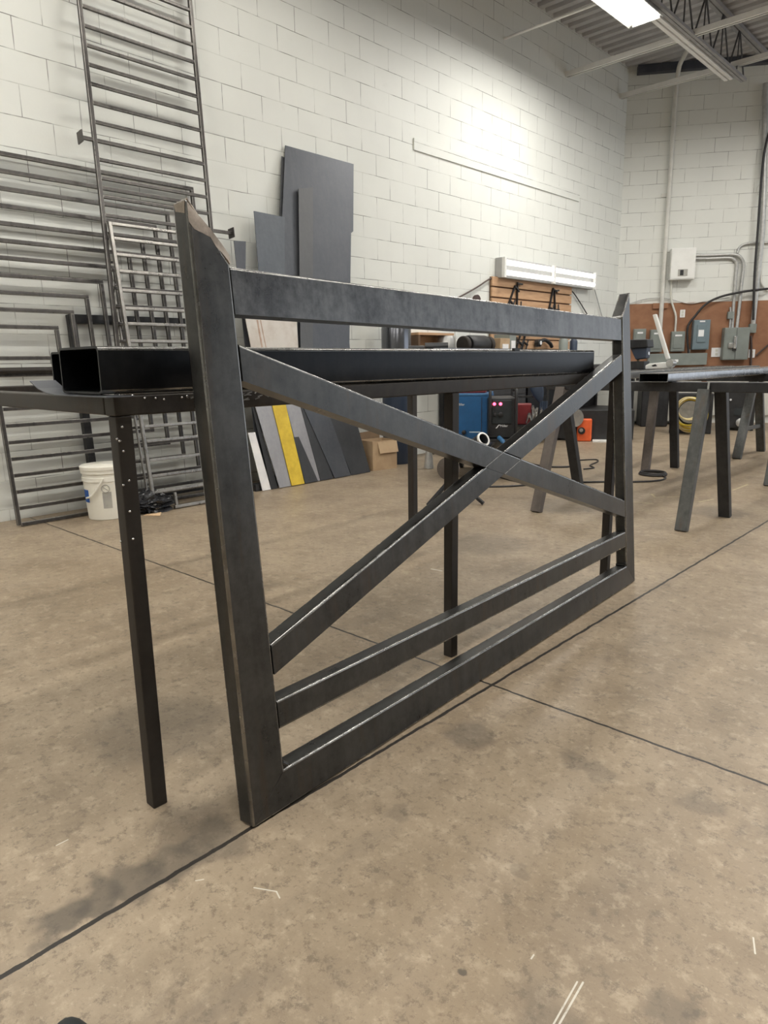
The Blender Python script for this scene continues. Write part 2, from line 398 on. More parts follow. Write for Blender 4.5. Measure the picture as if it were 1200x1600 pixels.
# left wall in its own frame: local x along the wall
def wall(name, m_, o, d, n, ln, h, x0=0):
    me = bpy.data.meshes.new(name); bm = B()
    bar(bm, (x0, .1, h/2), (ln, .1, h/2), .2, h)
    bmesh.ops.recalc_face_normals(bm, faces=bm.faces)
    bm.to_mesh(me); bm.free(); me.materials.append(M[m_])
    w = bpy.data.objects.new(name, me); COL.objects.link(w)
    mm = Matrix((d, -n, V((0, 0, 1)))).transposed().to_4x4(); mm.translation = o; w.matrix_world = mm
    return struct(w)
wall('wall_left', 'wallL', V((XW, 0, 0)), V((0, 1, 0)), V((1, 0, 0)), 11.1, 5.5, -7)
wall('wall_back', 'wallB', CORNER, BD, BN, 7.5, 5.5, 0)
wall('wall_right', 'wallB', V((9, -7, 0)), V((0, 1, 0)), V((-1, 0, 0)), 17, 5.5, 0)
wall('wall_front', 'wallB', V((XW, -7, 0)), V((1, 0, 0)), V((0, 1, 0)), 14.4, 5.5, -.2)
# corrugated roof deck
b = B(); per = .19; y = -7
prof = []
while y < 21:
    prof += [(y, 0), (y+per*.42, 0), (y+per*.5, .05), (y+per*.92, .05)]; y += per
va = [b.verts.new((XW-.1, q, ZC+z)) for q, z in prof]; vb = [b.verts.new((9, q, ZC+z)) for q, z in prof]
for i in range(len(prof)-1): b.faces.new((va[i], va[i+1], vb[i+1], vb[i]))
ce = obj('ceiling', b, 'deck'); struct(ce)
so = ce.modifiers.new('thick', 'SOLIDIFY'); so.thickness = .004
# dark ledger along the top of the back wall
b = B(); bar(b, CORNER+BD*.12+BN*.05+V((0, 0, 5.235)), CORNER+BD*7.5+BN*.05+V((0, 0, 5.235)), .1, .11)
struct(obj('trim_1', b, 'ledger'))
# steel roof joists running along the bay
def joist(x, label, zt=5.25, zb=4.72, y0=-6, y1=15.0):
    y1 = min(y1, 10.97 + (x-XW)*BD.y/BD.x - .12)
    t = thing('roof_joist', label, 'joist', (x, (y0+y1)/2, zb), 'open web roof joists under the deck')
    b = B()
    for dx in (-.03, .03): bar(b, (x+dx, y0, zt), (x+dx, y1, zt), .045, .05)
    obj('top_chord', b, 'joist', t)
    b = B()
    for dx in (-.022, .022): bar(b, (x+dx, y0+.6, zb), (x+dx, y1-.9, zb), .035, .035)
    obj('bottom_chord', b, 'joist', t)
    st = .62; k = 0; y = y1-.9
    wb = B()
    while y-st > y0:
        tube(wb, [(x, y, zb), (x, y-st/2, zt)], .011, 6); tube(wb, [(x, y-st/2, zt), (x, y-st, zb)], .011, 6)
        tube(wb, [(x, y-st/2, zb), (x, y-st/2, zt)], .009, 6); y -= st
    wo = obj('web', wb, 'joistdark', t)
    return t
for k_, x in enumerate((-3.57, -2.4, -1.2, .0)):
    joist(x, ('open web steel roof joist nearest the block side wall above the light', 'second open web roof joist from the block side wall', 'third open web roof joist out from the side wall',
              'fourth open web roof joist out from the side wall', 'fifth open web roof joist out from the side wall')[k_])

# hanging strut channel framing and light
def channel(b, p, q, w=.042, h=.042):
    """C-section strut, slot downwards"""
    p, q = V(p), V(q); d = (q-p).normalized(); s = d.cross(V((0, 0, 1)))
    bar(b, p+V((0, 0, h/2)), q+V((0, 0, h/2)), w, .004)
    for i in (-1, 1):
        bar(b, p+s*(i*w/2), q+s*(i*w/2), .004, h)
        bar(b, p+s*(i*w*.36)-V((0, 0, h/2)), q+s*(i*w*.36)-V((0, 0, h/2)), w*.26, .004)
b = B(); channel(b, (XW, 9.15, 4.74), (2.5, 9.10, 4.74), .07, .06)
tag(obj('ceiling_strut', b, 'strut'), 'white horizontal strut channel fixed into the block side wall under the deck', 'strut')
b = B(); channel(b, (XW, 10.75, 4.85), (2.5, 10.71, 4.85), .07, .06)
tag(obj('ceiling_strut', b, 'strut'), 'white horizontal strut channel nearest the wall corner', 'strut')
b = B(); tube(b, [(XW, 7.68, 4.75), (-3.5, 7.70, 4.75)], .016, 8)
tag(obj('support_rod', b, 'strut'), 'thin white rod from the block side wall to the fluorescent light', 'rod')
LX, LZ = -3.72, 4.62
t = thing('light_rail', 'pair of white rails running past the end of the ceiling light', 'rail', (LX+.05, 8.5, 4.70))
for dx in (-.03, .035):
    b = B(); bar(b, (LX+.03+dx, 2.0, 4.715), (LX+.03+dx, 10.8, 4.715), .045, .045); obj('rail', b, 'strut', t, .004)
def fixture(x, y0, y1, label, loc_z=LZ, watts=0, grp=None):
    z = loc_z
    t = thing('ceiling_light', label, 'light', (x, (y0+y1)/2, z), grp)
    b = B(); w = .19
    # housing: white pan with sloped reflector sides
    pts = [(-w, 0), (-w*.55, .07), (w*.55, .07), (w, 0), (w, .012), (w*.58, .085), (-w*.58, .085), (-w, .012)]
    A = [b.verts.new((x+px, y0, z+pz)) for px, pz in pts]; Bv = [b.verts.new((x+px, y1, z+pz)) for px, pz in pts]
    for i in range(8): b.faces.new((A[i], A[(i+1) % 8], Bv[(i+1) % 8], Bv[i]))
    for yy in (y0, y1): bar(b, (x-w*.8, yy, z+.035), (x+w*.8, yy, z+.035), .006, .07)
    obj('housing', b, 'white_paint', t)
    for k in (-.105, -.035, .035, .105):
        b = B(); tube(b, [(x+k, y0+.03, z+.028), (x+k, y1-.03, z+.028)], .0165, 10); obj('fluorescent_tube', b, 'ceil_tube', t, smooth=True)
    ld = bpy.data.lights.new('lamp', 'AREA'); ld.shape = 'RECTANGLE'; ld.size = .34; ld.size_y = y1-y0-.06
    ld.energy = watts; ld.color = (1, .975, .93); ld.spread = math.radians(174)
    lo = bpy.data.objects.new('lamp', ld); COL.objects.link(lo); lo.location = (x, (y0+y1)/2, z-.004); 
    return t
WATT = 110
fixture(LX, 6.95, 8.2, 'bright fluorescent ceiling light hung near the block side wall', watts=WATT*.70)
for x, y in ((LX, 3.9), (LX, .6), (LX, -2.8), (-.4, 5.4), (-.4, 1.4), (-.4, -3.2), (2.8, 5.0), (2.8, -.5), (-1.5, 9.7)):  # unseen fixtures added to light the gate, floor and walls
    fixture(x, y-(.6 if y == 3.9 else 1.2), y+(.6 if y == 3.9 else 1.2), 'unseen fluorescent ceiling light added to brighten the shop', watts=WATT*((.10 if y == 3.9 else .48 if y > 0 else .45) if x < -3 else 0.80 if y > 9 else .48 if y == 5.4 else .52 if x < 0 else .75), grp='added unseen ceiling lights over the rest of the shop')

# ------------------------------------------------------------------ the gate
GA = fl(396, 1297); GB = fl(992, 909)
GD = (GB-GA).normalized(); _nr = V((GD.y, -GD.x, 0)); TH = math.radians(4.5)
GU = V((0, 0, 1))*math.cos(TH) - _nr*math.sin(TH); GN = GD.cross(GU)
def G(s, t_, w=0): return GA + GD*s + GU*t_ - GN*w + V((0, 0, .0025))
gate = thing('steel_gate', 'unpainted welded steel tube gate with crossed braces leaning on the worktable', 'gate', G(1.16, 0, .025))
DP = .052
def member(name, pts, w0=0, w1=DP, m_='gate', bev=.0065, flat=(), square=()):
    """flat: outline sides left sharp (welded ends, mitres); square: corners whose edge through the thickness stays sharp"""
    b = B(); prism(b, [G(s, t_, w0) for s, t_ in pts], -GN*(w1-w0)); o = obj(name, b, m_, gate, bev, 3, edge='edge')
    n = len(pts); me = o.data; o.modifiers['bevel'].limit_method = 'WEIGHT'
    at_ = me.attributes.new('bevel_weight_edge', 'FLOAT', 'EDGE')
    for ed in me.edges:
        i, j = sorted(ed.vertices); w_ = 1.
        if j-i == n: w_ = 0. if i in square else 1.
        else:
            i, j = i % n, j % n; k = min(i, j) if abs(i-j) == 1 else n-1
            if k in flat: w_ = 0.
        at_.data[ed.index].value = w_
        if w_ == 0.: ed.use_edge_sharp = True
    return o
member('post', [(.0, .0), (.108, .1), (.108, 1.26), (.016, 1.382), (.010, 1.0)], flat=(0,), square=(1, 4))
member('post', [(2.326, .0), (2.326, 1.338), (2.236, 1.231), (2.226, .1)], flat=(3,), square=(3,))
member('bottom_rail', [(.0015, 0), (2.3245, 0), (2.2255, .0985), (.1085, .0985)], flat=(1, 3), square=(2, 3))
member('top_rail', [(.1095, 1.157), (2.2265, 1.128), (2.2265, 1.223), (.1095, 1.256)], .003, DP-.002, 'gate_rail', flat=(0, 1, 3), square=(0, 1, 2, 3))
member('lower_rail', [(.1085, .199), (2.222, .189), (2.222, .263), (.1085, .271)], .001, DP-.002, flat=(1, 3), square=(0, 1, 2, 3))
br1 = member('brace', [(.1095, 1.015), (.1095, 1.094), (2.2225, .410), (2.2225, .331)], .0008, DP-.002, flat=(0, 2, 3), square=(0, 1, 2, 3))
# the second brace is cut in two halves at the crossing
def b2(s): return .409-.0339+ .3112*(s-.0), 0
lo = lambda s: .302 + .3112*s - .0
hi = lambda s: .3765 + .3112*s
b1t = lambda s: 1.094 - (s-.1095)*(1.094-.410)/2.113
b1b = lambda s: 1.015 - (s-.1095)*(1.015-.331)/2.113
def cross(f, g_, a=0., c=2.3):
    for _ in range(60):
        mid = (a+c)/2
        if f(mid) - g_(mid) > 0: a = mid
        else: c = mid
    return a
s1, s2 = cross(b1b, hi), cross(b1b, lo)
member('brace', [(.1095, lo(.1095)), (s2-.001, lo(s2-.001)), (s1-.001, hi(s1-.001)), (.1095, hi(.1095))], .0012, DP-.002, flat=(0, 1, 3), square=(0, 1, 2, 3))
s3, s4 = cross(b1t, hi), cross(b1t, lo)
member('brace', [(s4+.001, lo(s4+.001)), (2.2225, lo(2.2225)), (2.2225, hi(2.2225)), (s3+.001, hi(s3+.001))], .0012, DP-.002, flat=(0, 1, 3), square=(0, 1, 2, 3))
for sa, sb in ((s1, s3), (s2, s4)):
    b = B(); bar(b, G(sa, b1b(sa), -.0004), G(sb, b1t(sb), -.0004), .0022, .002, GN); obj('weld_line', b, 'weld', br1)['label'] = 'thin pale weld line across the brace'
# welded top plates on the posts
for hiP, loP in (((.0175, 1.379), (.109, 1.2605)), ((2.331, 1.336), (2.238, 1.226))):
    b = B(); d = (G(*loP)-G(*hiP)).normalized(); nn = d.cross(GN).normalized()
    if nn.z < 0: nn = -nn
    bar(b, G(hiP[0], hiP[1], DP/2)+nn*.001, G(loP[0], loP[1], DP/2)+nn*.001, DP-.004, .004, nn)
    obj('post_cap', b, 'gate' if hiP[0] > 1 else 'bare', gate, .0015)
# ground bare metal at the top of the near post
def gp(x, y): 
    p = at(x, y, G(0, 0, -.0006), GN); return p
b = B(); prism(b, [gp(260+x/10, 300+y/10) for x, y in ((322, 150), (420, 270), (560, 425), (700, 590), (850, 790), (985, 985), (1005, 1110), (950, 1050), (860, 940), (780, 860), (690, 705), (560, 640), (430, 575), (350, 460))], -GN*.0004)
obj('ground_patch', b, 'bare', gate)['label'] = 'bare ground steel along the sloping end of the post'
E3 = GD
def ge(x, y): return at(x, y, G(.0135, 0), GD)
b = B(); prism(b, [at(271, 320, G(.0158, 1.36, 0)-GD*.001, GD), at(288, 313, G(.0158, 1.36, 0)-GD*.001, GD), at(288.5, 333, G(.0158, 1.36)-GD*.001, GD), at(274.5, 331, G(.0158, 1.36)-GD*.001, GD)], GD*.0005)
obj('ground_patch', b, 'bare', gate)
# weld bead at the inner corners
for s, t_ in ((.112, .103), (2.221, .103)):
    b = B(); tube(b, [G(s-.006, t_+.012, DP*.1), G(s+.008, t_-.001, DP*.1)], .006, 8); tube(b, [G(s, t_, .004), G(s, t_, DP-.004)], .006, 8)
    obj('weld_bead', b, 'gate', gate, smooth=True)

# ------------------------------------------------------------------ the worktable
TZ = .988; X0, X1, Y0, Y1_ = -2.72, -1.437, .688, 3.12
tb = thing('welding_table', 'brown spattered steel frame worktable standing behind the leaning gate', 'table', ((X0+X1)/2, (Y0+Y1_)/2, 0))
def rail_part(name, a, c, w, h, m_='table'):
    b = B(); bar(b, a, c, w, h); return obj(name, b, m_, tb, .004)
rail_part('frame_rail', (X1-.0245, Y0+.0, TZ-.0215), (X1-.0245, Y1_, TZ-.0215), .049, .043)
rail_part('frame_rail', (X0+.0245, Y0, TZ-.0215), (X0+.0245, Y1_, TZ-.0215), .049, .043)
rail_part('end_rail', (X1-.05, Y0+.0245, TZ-.022), (X0+.05, Y0+.0245, TZ-.022), .049, .040)
rail_part('end_rail', (X1-.05, Y1_-.0245, TZ-.022), (X0+.05, Y1_-.0245, TZ-.022), .049, .040)
for y in (1.3, 1.9, 2.5): rail_part('cross_rail', (X1-.05, y, TZ-.022), (X0+.05, y, TZ-.022), .049, .040)
for x in (X1-.0185, X0+.0245):
    for y in (Y0+.0185, 1.874, Y1_-.0245):
        b = B(); w = .037 if x > -2 else .042
        lx = x
        bar(b, (lx, y, 0), (lx, y, TZ-.043), w, w, (0, 1, 0)); obj('leg', b, 'tableleg', tb, .003)
# spatter beads on the near leg and rail
b = B()
for x, y in ((191, 667), (183, 686), (187, 689), (193, 705), (202, 751), (193, 758), (203, 799), (189, 846), (208, 842), (207, 618), (226, 622), (243, 622), (256, 624), (284, 621), (292, 619)):
    p = wy(x, y, Y0-.001) if x < 215 and y > 640 else wx(x, y, X1+.001)
    bmesh.ops.create_icosphere(b, subdivisions=2, radius=.0028, matrix=Matrix.Translation(p))
sp = obj('weld_spatter', b, 'chrome', tb, smooth=True); sp['kind'] = 'stuff'
b = B()
for k in range(46):
    y = .86+random.random()*.35; p = V((X1+.0005, y, TZ-.008-random.random()*.018))
    tube(b, [p, p+V((0, random.uniform(.006, .016), random.uniform(-.006, .006)))], random.uniform(.001, .0025), 5)
sp2 = obj('weld_slag', b, 'weld', tb); sp2['kind'] = 'stuff'

# ------------------------------------------------------------------ beams and oddments on the table
bm_ = B(); hollow(bm_, (-1.545, .668, TZ+.0545), (-1.545, 2.862, TZ+.0465), .198, .100, .005)
tag(obj('steel_beam', bm_, 'beam', None, smooth=True), 'near black rectangular steel tube lying along the table edge behind the gate', 'beam')
bm_ = B(); hollow(bm_, (-1.765, .735, TZ+.0525), (-1.765, 2.84, TZ+.0465), .19, .095, .005)
tag(obj('steel_beam', bm_, 'beam', None, smooth=True), 'second dark rectangular steel tube hidden close behind the first', 'beam')
# thin curled sheet under the near end
b = B(); pts = [(-1.76, 1.02), (-1.715, 1.003), (-1.67, .9935), (-1.62, .9905), (-1.50, .9900), (-1.37, .9905)]
va = [b.verts.new((x, .64, z)) for x, z in pts]; vb = [b.verts.new((x, .70, z-.0)) for x, z in pts]
for i in range(len(pts)-1): b.faces.new((va[i], va[i+1], vb[i+1], vb[i]))
o = tag(obj('sheet_strip', b, 'plate'), 'thin curled pale metal strip under the open end of the dark tube', 'strip'); s_ = o.modifiers.new('t', 'SOLIDIFY'); s_.thickness = .002
b = B(); p = V((-1.665, .70, TZ+.0045)); box(b, p+V((-.03, -.012, .0)), p+V((.012, .018, .028))); 
tag(obj('steel_block', b, 'table', None, .006), 'small rusty steel block on the curled strip beside the tube end', 'block')
# short pipe pieces on the rear tube
def pipe_piece(c, ax, ln, r, label, m_='beam'):
    c = V(c); ax = V(ax).normalized(); b = B()
    lathe(b, c, [(r, 0), (r, ln), (r*.82, ln), (r*.82, 0), (r, 0)], 24, ax, False)
    return tag(obj('pipe_offcut', b, m_, None, smooth=True), label, 'pipe')
zt = TZ+.0475+.0475
p = wx(664, 537, -1.70); pipe_piece((p.x, p.y, zt+.0165), (.75, .66, 0), .085, .0175, 'short black pipe offcut with its open end showing between the gate rails', 'sawdark')
p = wx(638, 540, -1.74); pipe_piece((p.x, p.y, zt+.012), (.75, .66, 0), .06, .0125, 'smaller black pipe offcut beside the open ended one', 'sawdark')
b = B(); q0 = wx(690, 545, -1.5); bar(b, (-1.52, q0.y, TZ+.1035), (-1.52, q0.y+.42, TZ+.1015), .03, .004); tag(obj('flat_bar', b, 'plate_light'), 'pale flat bar lying on top of the dark tube', 'bar')
b = B(); q0 = wx(801, 546, -1.455); bar(b, (-1.452, q0.y, TZ+.098), (-1.452, q0.y+.035, TZ+.098), .012, .012); tag(obj('stop_tab', b, 'black'), 'tiny black stop tab on the edge of the dark tube', 'tab')

# ------------------------------------------------------------------ railing panels leaning on the side wall
class Lean:
    def __init__(s, x0, x1, z1):
        s.o = V((x0, 0, 0)); s.u = V((x1-x0, 0, z1)).normalized(); s.y = V((0, 1, 0)); s.n = s.y.cross(s.u)
        if s.n.x < 0: s.n = -s.n
    k = 0.
    def p(s, y, t_, w=0): return s.o + s.y*(y + s.k*(t_-3.5)) + s.u*t_ + s.n*w
    def at(s, px, py, w=0):
        q = at(px, py, s.o+s.n*w, s.n) - s.o; return q.y, q.dot(s.u)
def lbar(par, name, Lp, a, c, w, d, m_, off=0, bev=.003):
    b = B(); bar(b, Lp.p(a[0], a[1], off), Lp.p(c[0], c[1], off), w, d, Lp.n)
    return obj(name, b, m_, par, bev, edge='panel_bright' if bev and m_ != 'sawdark' else None)  # bevels in brighter steel, as painted highlights along the bars
SQ = .026
P1 = Lean(-4.93, -5.165, 2.45)
pan = thing('steel_railing', 'wide dark steel railing panel of nested bars leaning on the block wall', 'railing', P1.p(2.4, 0))
lbar(pan, 'stile', P1, (1.614, .01), (1.614, 2.445), .026, .026, 'panel')
for k in range(11):
    tt = 2.43 - .1105*k; yy = 3.291 - .122*k; tb_ = .1105*k + .015
    lbar(pan, 'bar', P1, (1.627, tt), (yy, tt), SQ, SQ, 'panel')
    lbar(pan, 'upright', P1, (yy-.013, tt-.013), (yy-.013, tb_+.013), SQ, SQ, 'panel')
    lbar(pan, 'bar', P1, (1.627, tb_), (yy, tb_), SQ, SQ, 'panel')
b = B(); tube(b, [P1.p(1.2, 1.035, .04), P1.p(2.9, 1.035, .04)], .021, 12); obj('handrail', b, 'tableleg', pan, smooth=True)

P2 = Lean(-4.74, -5.14, 3.9); P2.k = .034
lad = thing('steel_railing', 'tall ladder-like steel railing panel reaching above the top of the photo', 'railing', P2.p(2.9, 0))
for y in (2.47, 3.345): lbar(lad, 'stile', P2, (y, .01), (y, 4.6), .028, .028, 'panel')
for k in range(37):
    tt = .12 + .1235*k
    ya, yb = 2.484, 3.331
    if k == 20: ya = 2.37
    if k == 16: yb = 3.535
    if k in (20, 16):
        bo = lbar(lad, 'bar', P2, (ya, tt), (yb, tt), .024, .024, 'panel')
        ye = ya if k == 20 else yb
        b = B(); bar(b, P2.p(ye-.004, tt), P2.p(ye+.004, tt), .075, .075, P2.n); obj('end_plate', b, 'panel', bo)
    else: lbar(lad, 'bar', P2, (ya, tt), (yb, tt), .022, .022, 'panel')

P3 = Lean(-4.62, -4.92, 2.1)
sm = thing('steel_railing', 'shorter bright steel railing panel in front of the ladder-like one', 'railing', P3.p(2.8, 0))
yl, yr = sum(P3.at(x, y)[0] for x, y in ((177, 350), (190, 460), (197, 500), (219, 660), (232, 770)))/5, 3.08
ts = [P3.at(x, y)[1] for x, y in ((178, 350), (182, 373), (186, 398), (191, 424), (196, 454), (201, 482), (205, 506), (208, 533), (211, 560), (214, 588), (217, 615), (219, 641), (222, 667), (226, 690), (230, 720), (232, 745), (236, 770))]
for y in (yl, yr): lbar(sm, 'stile', P3, (y, .05), (y, ts[0]+.012), .024, .024, 'panel_bright')
for tt in ts: lbar(sm, 'bar', P3, (yl+.012, tt), (yr-.012, tt), .022, .022, 'panel_bright')
lbar(sm, 'foot_rail', P3, (2.60, .018), (3.13, .018), .024, .024, 'panel_bright')
for y in (2.62, 3.05): lbar(sm, 'foot', P3, (y, .03), (y, .125), .02, .02, 'panel_bright')
# slim extra stile between the two panels
P25 = Lean(-4.69, -5.02, 2.1)
sl = thing('railing_post', 'slim bright steel post standing between two railing panels', 'post', P25.p(2.5, 0))
yp = sum(P25.at(x, y)[0] for x, y in ((173, 350), (182, 460), (205, 660), (220, 765)))/4
lbar(sl, 'post_bar', P25, (yp, .01), (yp, 2.05), .014, .018, 'panel_bright')
for k in range(12): lbar(sl, 'pin', P25, (yp, .2+.16*k), (yp+.028, .2+.16*k), .014, .012, 'panel', bev=0)

P4 = Lean(-5.06, -5.17, 1.4)
fr = thing('tube_rack', 'dark square tube rack leaning on the block wall behind the railing panels', 'rack', P4.p(2.8, 0))
ya, ta = P4.at(121, 492)
lbar(fr, 'leg', P4, (2.215, .01), (2.215, ta), .055, .05, 'sawdark', .0)
lbar(fr, 'leg', P4, (3.5, .01), (3.5, ta), .055, .05, 'sawdark', .0)
lbar(fr, 'top_rail', P4, (2.215, ta-.03), (3.5, ta-.03), .062, .05, 'sawdark', .0)
lbar(fr, 'bottom_rail', P4, (2.3, .05), (3.5, .05), .05, .05, 'sawdark', .0)

# ------------------------------------------------------------------ sheets and flat bars leaning on the side wall
def sheet(pts, Lp, w, m_, label, name='steel_plate', cat='plate', th=.006, pix=True):
    q = [Lp.at(*p_, w) if pix else p_ for p_ in pts]
    b = B(); prism(b, [Lp.p(y, max(t_, .004), w) for y, t_ in q], -Lp.n*th)
    return tag(obj(name, b, m_), label, cat)
PS = Lean(-4.80, -5.17, 2.9)
def full(yl0, yl1, yr0, yr1, t0, t1): return [(yl0, 0), (yr0, 0), (yr1, t1), (yl1, t0)]
sheet([(3.90, 0), (4.72, 0), (4.78, 1.25), (4.968, 2.29), (5.0, 2.31), (5.107, 2.95), (4.268, 2.955), (4.128, 2.31), (4.0, 1.2)], PS, .0, 'plate', 'tall wide blue-grey steel plate, the highest leaning on the block wall', pix=False)
sheet([(3.92, 0), (4.4, 0), (4.5, 2.8), (4.222, 2.86), (4.11, 2.3)], PS, -.012, 'plate_dark', 'grey steel plate mostly hidden behind the tallest one', pix=False)
sheet([(4.10, 0), (4.27, 0), (4.286, 1.22), (4.512, 2.63), (4.335, 2.59), (4.135, 1.2)], PS, .03, 'plate_grey', 'narrow grey steel strip standing against the tallest plate', pix=False)
sheet([(3.66, 0), (3.95, 0), (4.055, 1.85), (4.13, 2.318), (3.803, 2.325)], PS, .035, 'plate_blue', 'medium grey steel plate with square top beside the tallest plate', pix=False)
sheet([(3.50, 0), (3.58, 0), (3.645, 1.85), (3.682, 2.065), (3.562, 2.058)], PS, .03, 'plate', 'narrow grey steel strip rising beside the sloping top of the gate post', pix=False)
PR = Lean(-4.66, -4.90, 1.6)
sheet([PR.at(*q) for q in ((399, 575), (468, 575), (462, 470), (378, 470))], PR, .0, 'plate_rusty', 'pale metal sheet with rust streaks seen between the gate rails', pix=False)
_sheet = [o for o in COL.objects if o.get('label', '').startswith('pale metal sheet with rust')][0]
for xa, xb, wd_ in ((402, 410, .016), (407, 416, .009)):
    b = B(); ya, ta_ = PR.at(xa, 500, .001); yb, tb2 = PR.at(xb, 545, .001); bar(b, PR.p(ya, ta_, .001), PR.p(yb, tb2, .001), wd_, .001, PR.n); obj('rust_streak', b, 'rust', _sheet)
_q = [PR.at(*q) for q in ((399, 575), (468, 575), (462, 470), (378, 470))]
PF = Lean(-4.70, -5.0, 1.6)
def strip(px, w, m_, label, h=None):
    q = [PF.at(*p_, w) for p_ in px]       # bottom-left, bottom-right, top-right, top-left as seen
    (yb0, _), (yb1, _), (yt1, tt), (yt0, _) = q
    H_ = h or .86; k0 = (yt0-yb0)/tt*H_; k1 = (yt1-yb1)/tt*H_
    return sheet([(yb0, 0), (yb1, 0), (yb1+k1, H_), (yb0+k0, H_)], PF, w, m_, label, pix=False)
strip([(410, 764), (423, 762), (399, 677), (388, 677)], .0, 'white_sheet', 'white sheet metal offcut beside the near gate post', .5)
strip([(424, 763), (434, 761), (397, 632), (393, 632)], .0, 'black', 'thin black flat bar between white offcut and pale flat bar')
strip([(437, 762), (455, 759), (424, 631), (398, 632)], .012, 'plate_light', 'pale grey flat bar standing just before the yellow one', .9)
strip([(456, 758), (476, 756), (446, 630), (425, 631)], .02, 'yellow', 'yellow painted flat bar leaning against the plates', .88)
strip([(478, 754), (500, 749), (471, 637), (447, 631)], .005, 'plate_light', 'light grey flat bar just behind the yellow one', .9)
strip([(477, 755), (497, 751), (468, 685), (459, 684)], .018, 'plate_dark', 'short dark steel offcut in front of the light grey bar', .42)
strip([(501, 750), (521, 746), (480, 640), (471, 638)], .010, 'plate_dark', 'dark steel flat bar beside the light grey bar', .95)
strip([(523, 746), (548, 741), (516, 652), (480, 640)], .016, 'plate', 'grey steel flat bar in the middle of the leaning row', .95)
strip([(549, 741), (578, 734), (556, 655), (516, 652)], .004, 'plate_dark', 'broad dark steel plate at the carton end of the row', 1.2)
b = B(); box(b, fl(402, 766)+V((-.03, -.05, 0)), fl(402, 766)+V((.05, .06, .06))); tag(obj('steel_block', b, 'sawdark', None, .004), 'small black steel block on the floor before the white offcut', 'block')

# ------------------------------------------------------------------ pail, bag, carton, gas bottle
pc = fl(163, 813)+V((-.1, .08, 0))
pl = thing('plastic_pail', 'white plastic pail with wire handle in front of the railing panels', 'pail', pc)
b = B(); lathe(b, pc, [(.128, 0), (.132, .004), (.146, .27), (.152, .272), (.152, .30), (.147, .302), (.148, .325), (.156, .327), (.156, .372), (.146, .372), (.142, .30), (.126, .012)], 40)
obj('pail_body', b, 'white_plastic', pl, smooth=True)
b = B(); lathe(b, pc, [(.160, .352), (.160, .374), (.152, .380), (.02, .381)], 40); obj('lid', b, 'white_plastic', pl, smooth=True)
vd = (CAM-pc); vd.z = 0; vd.normalize(); a0 = math.atan2(vd.y, vd.x)
def patch(r, aw, z0, z1, aoff, name, m_, par, c=pc, n=10, k=.047):
    b = B(); A = []
    for i in range(n+1):
        an = a0+aoff-aw/2+aw*i/n
        A.append([b.verts.new(c+V((math.cos(an)*(r+z*k), math.sin(an)*(r+z*k), z))) for z in (z0, z1)])
    for i in range(n): b.faces.new((A[i][0], A[i+1][0], A[i+1][1], A[i][1]))
    return obj(name, b, m_, par)
patch(.1335, .42, .085, .20, .02, 'printed_panel', 'grey_print', pl)
b = B(); cc = pc+V((math.cos(a0-.02), math.sin(a0-.02), 0))*.1452+V((0, 0, .225)); tan = V((-math.sin(a0), math.cos(a0), 0))
tube(b, [cc+tan*.026*math.cos(q*PI/12)+V((0, 0, .026*math.sin(q*PI/12))) for q in range(24)], .003, 6, True)
tube(b, [cc+tan*.014-V((0, 0, .012)), cc-tan*.014+V((0, 0, .012))], .003, 6)
obj('round_logo', b, 'grey_print', pl)
patch(.1340, .5, .125, .215, -1.18, 'label', 'blue_label', pl)
b = B(); an = a0-.75
hp = [pc+V((math.cos(a0-1.0), math.sin(a0-1.0), 0))*.155+V((0, 0, .16)), pc+V((math.cos(a0-.65), math.sin(a0-.65), 0))*.158+V((0, 0, .18)), pc+V((math.cos(a0-.25), math.sin(a0-.25), 0))*.158+V((0, 0, .255)), pc+V((math.cos(a0-.08), math.sin(a0-.08), 0))*.158+V((0, 0, .298))]
tube(b, smooth_path(hp), .007, 8); obj('handle', b, 'white_plastic', pl, smooth=True)

bc = fl(236, 800)
bg = thing('rubbish_bag', 'crumpled black plastic bag on the floor below the railing panels', 'bag', bc)
b = B(); bmesh.ops.create_icosphere(b, subdivisions=4, radius=1)
rr = random.Random(3); ph = [(rr.uniform(2, 9), rr.uniform(2, 9), rr.uniform(2, 9), rr.uniform(0, 6)) for _ in range(9)]
for v in b.verts:
    q = v.co.normalized(); f = 1+sum(.07*math.sin(a*q.x*2+c*q.y*2+e*q.z*2+g_) for a, c, e, g_ in ph)
    v.co = V((bc.x-.02+q.x*.10*f, bc.y+q.y*.19*f, max(.001, .062+q.z*(.075+.03*math.sin(5*q.y+1))*f)))
obj('bag_film', b, 'bagblack', bg, smooth=True)
pp = fl(236, 805); b = B(); prism(b, [fl(224, 806)+V((0, 0, .002)), fl(250, 806.5)+V((0, 0, .002)), fl(252, 801)+V((0, 0, .002)), fl(236, 798)+V((0, 0, .03))][:3]+[fl(240, 800)+V((0, 0, .002))], V((0, 0, .002)))
tag(obj('paper_scrap', b, 'orange_paper'), 'torn tan paper scrap under the black plastic bag', 'paper')

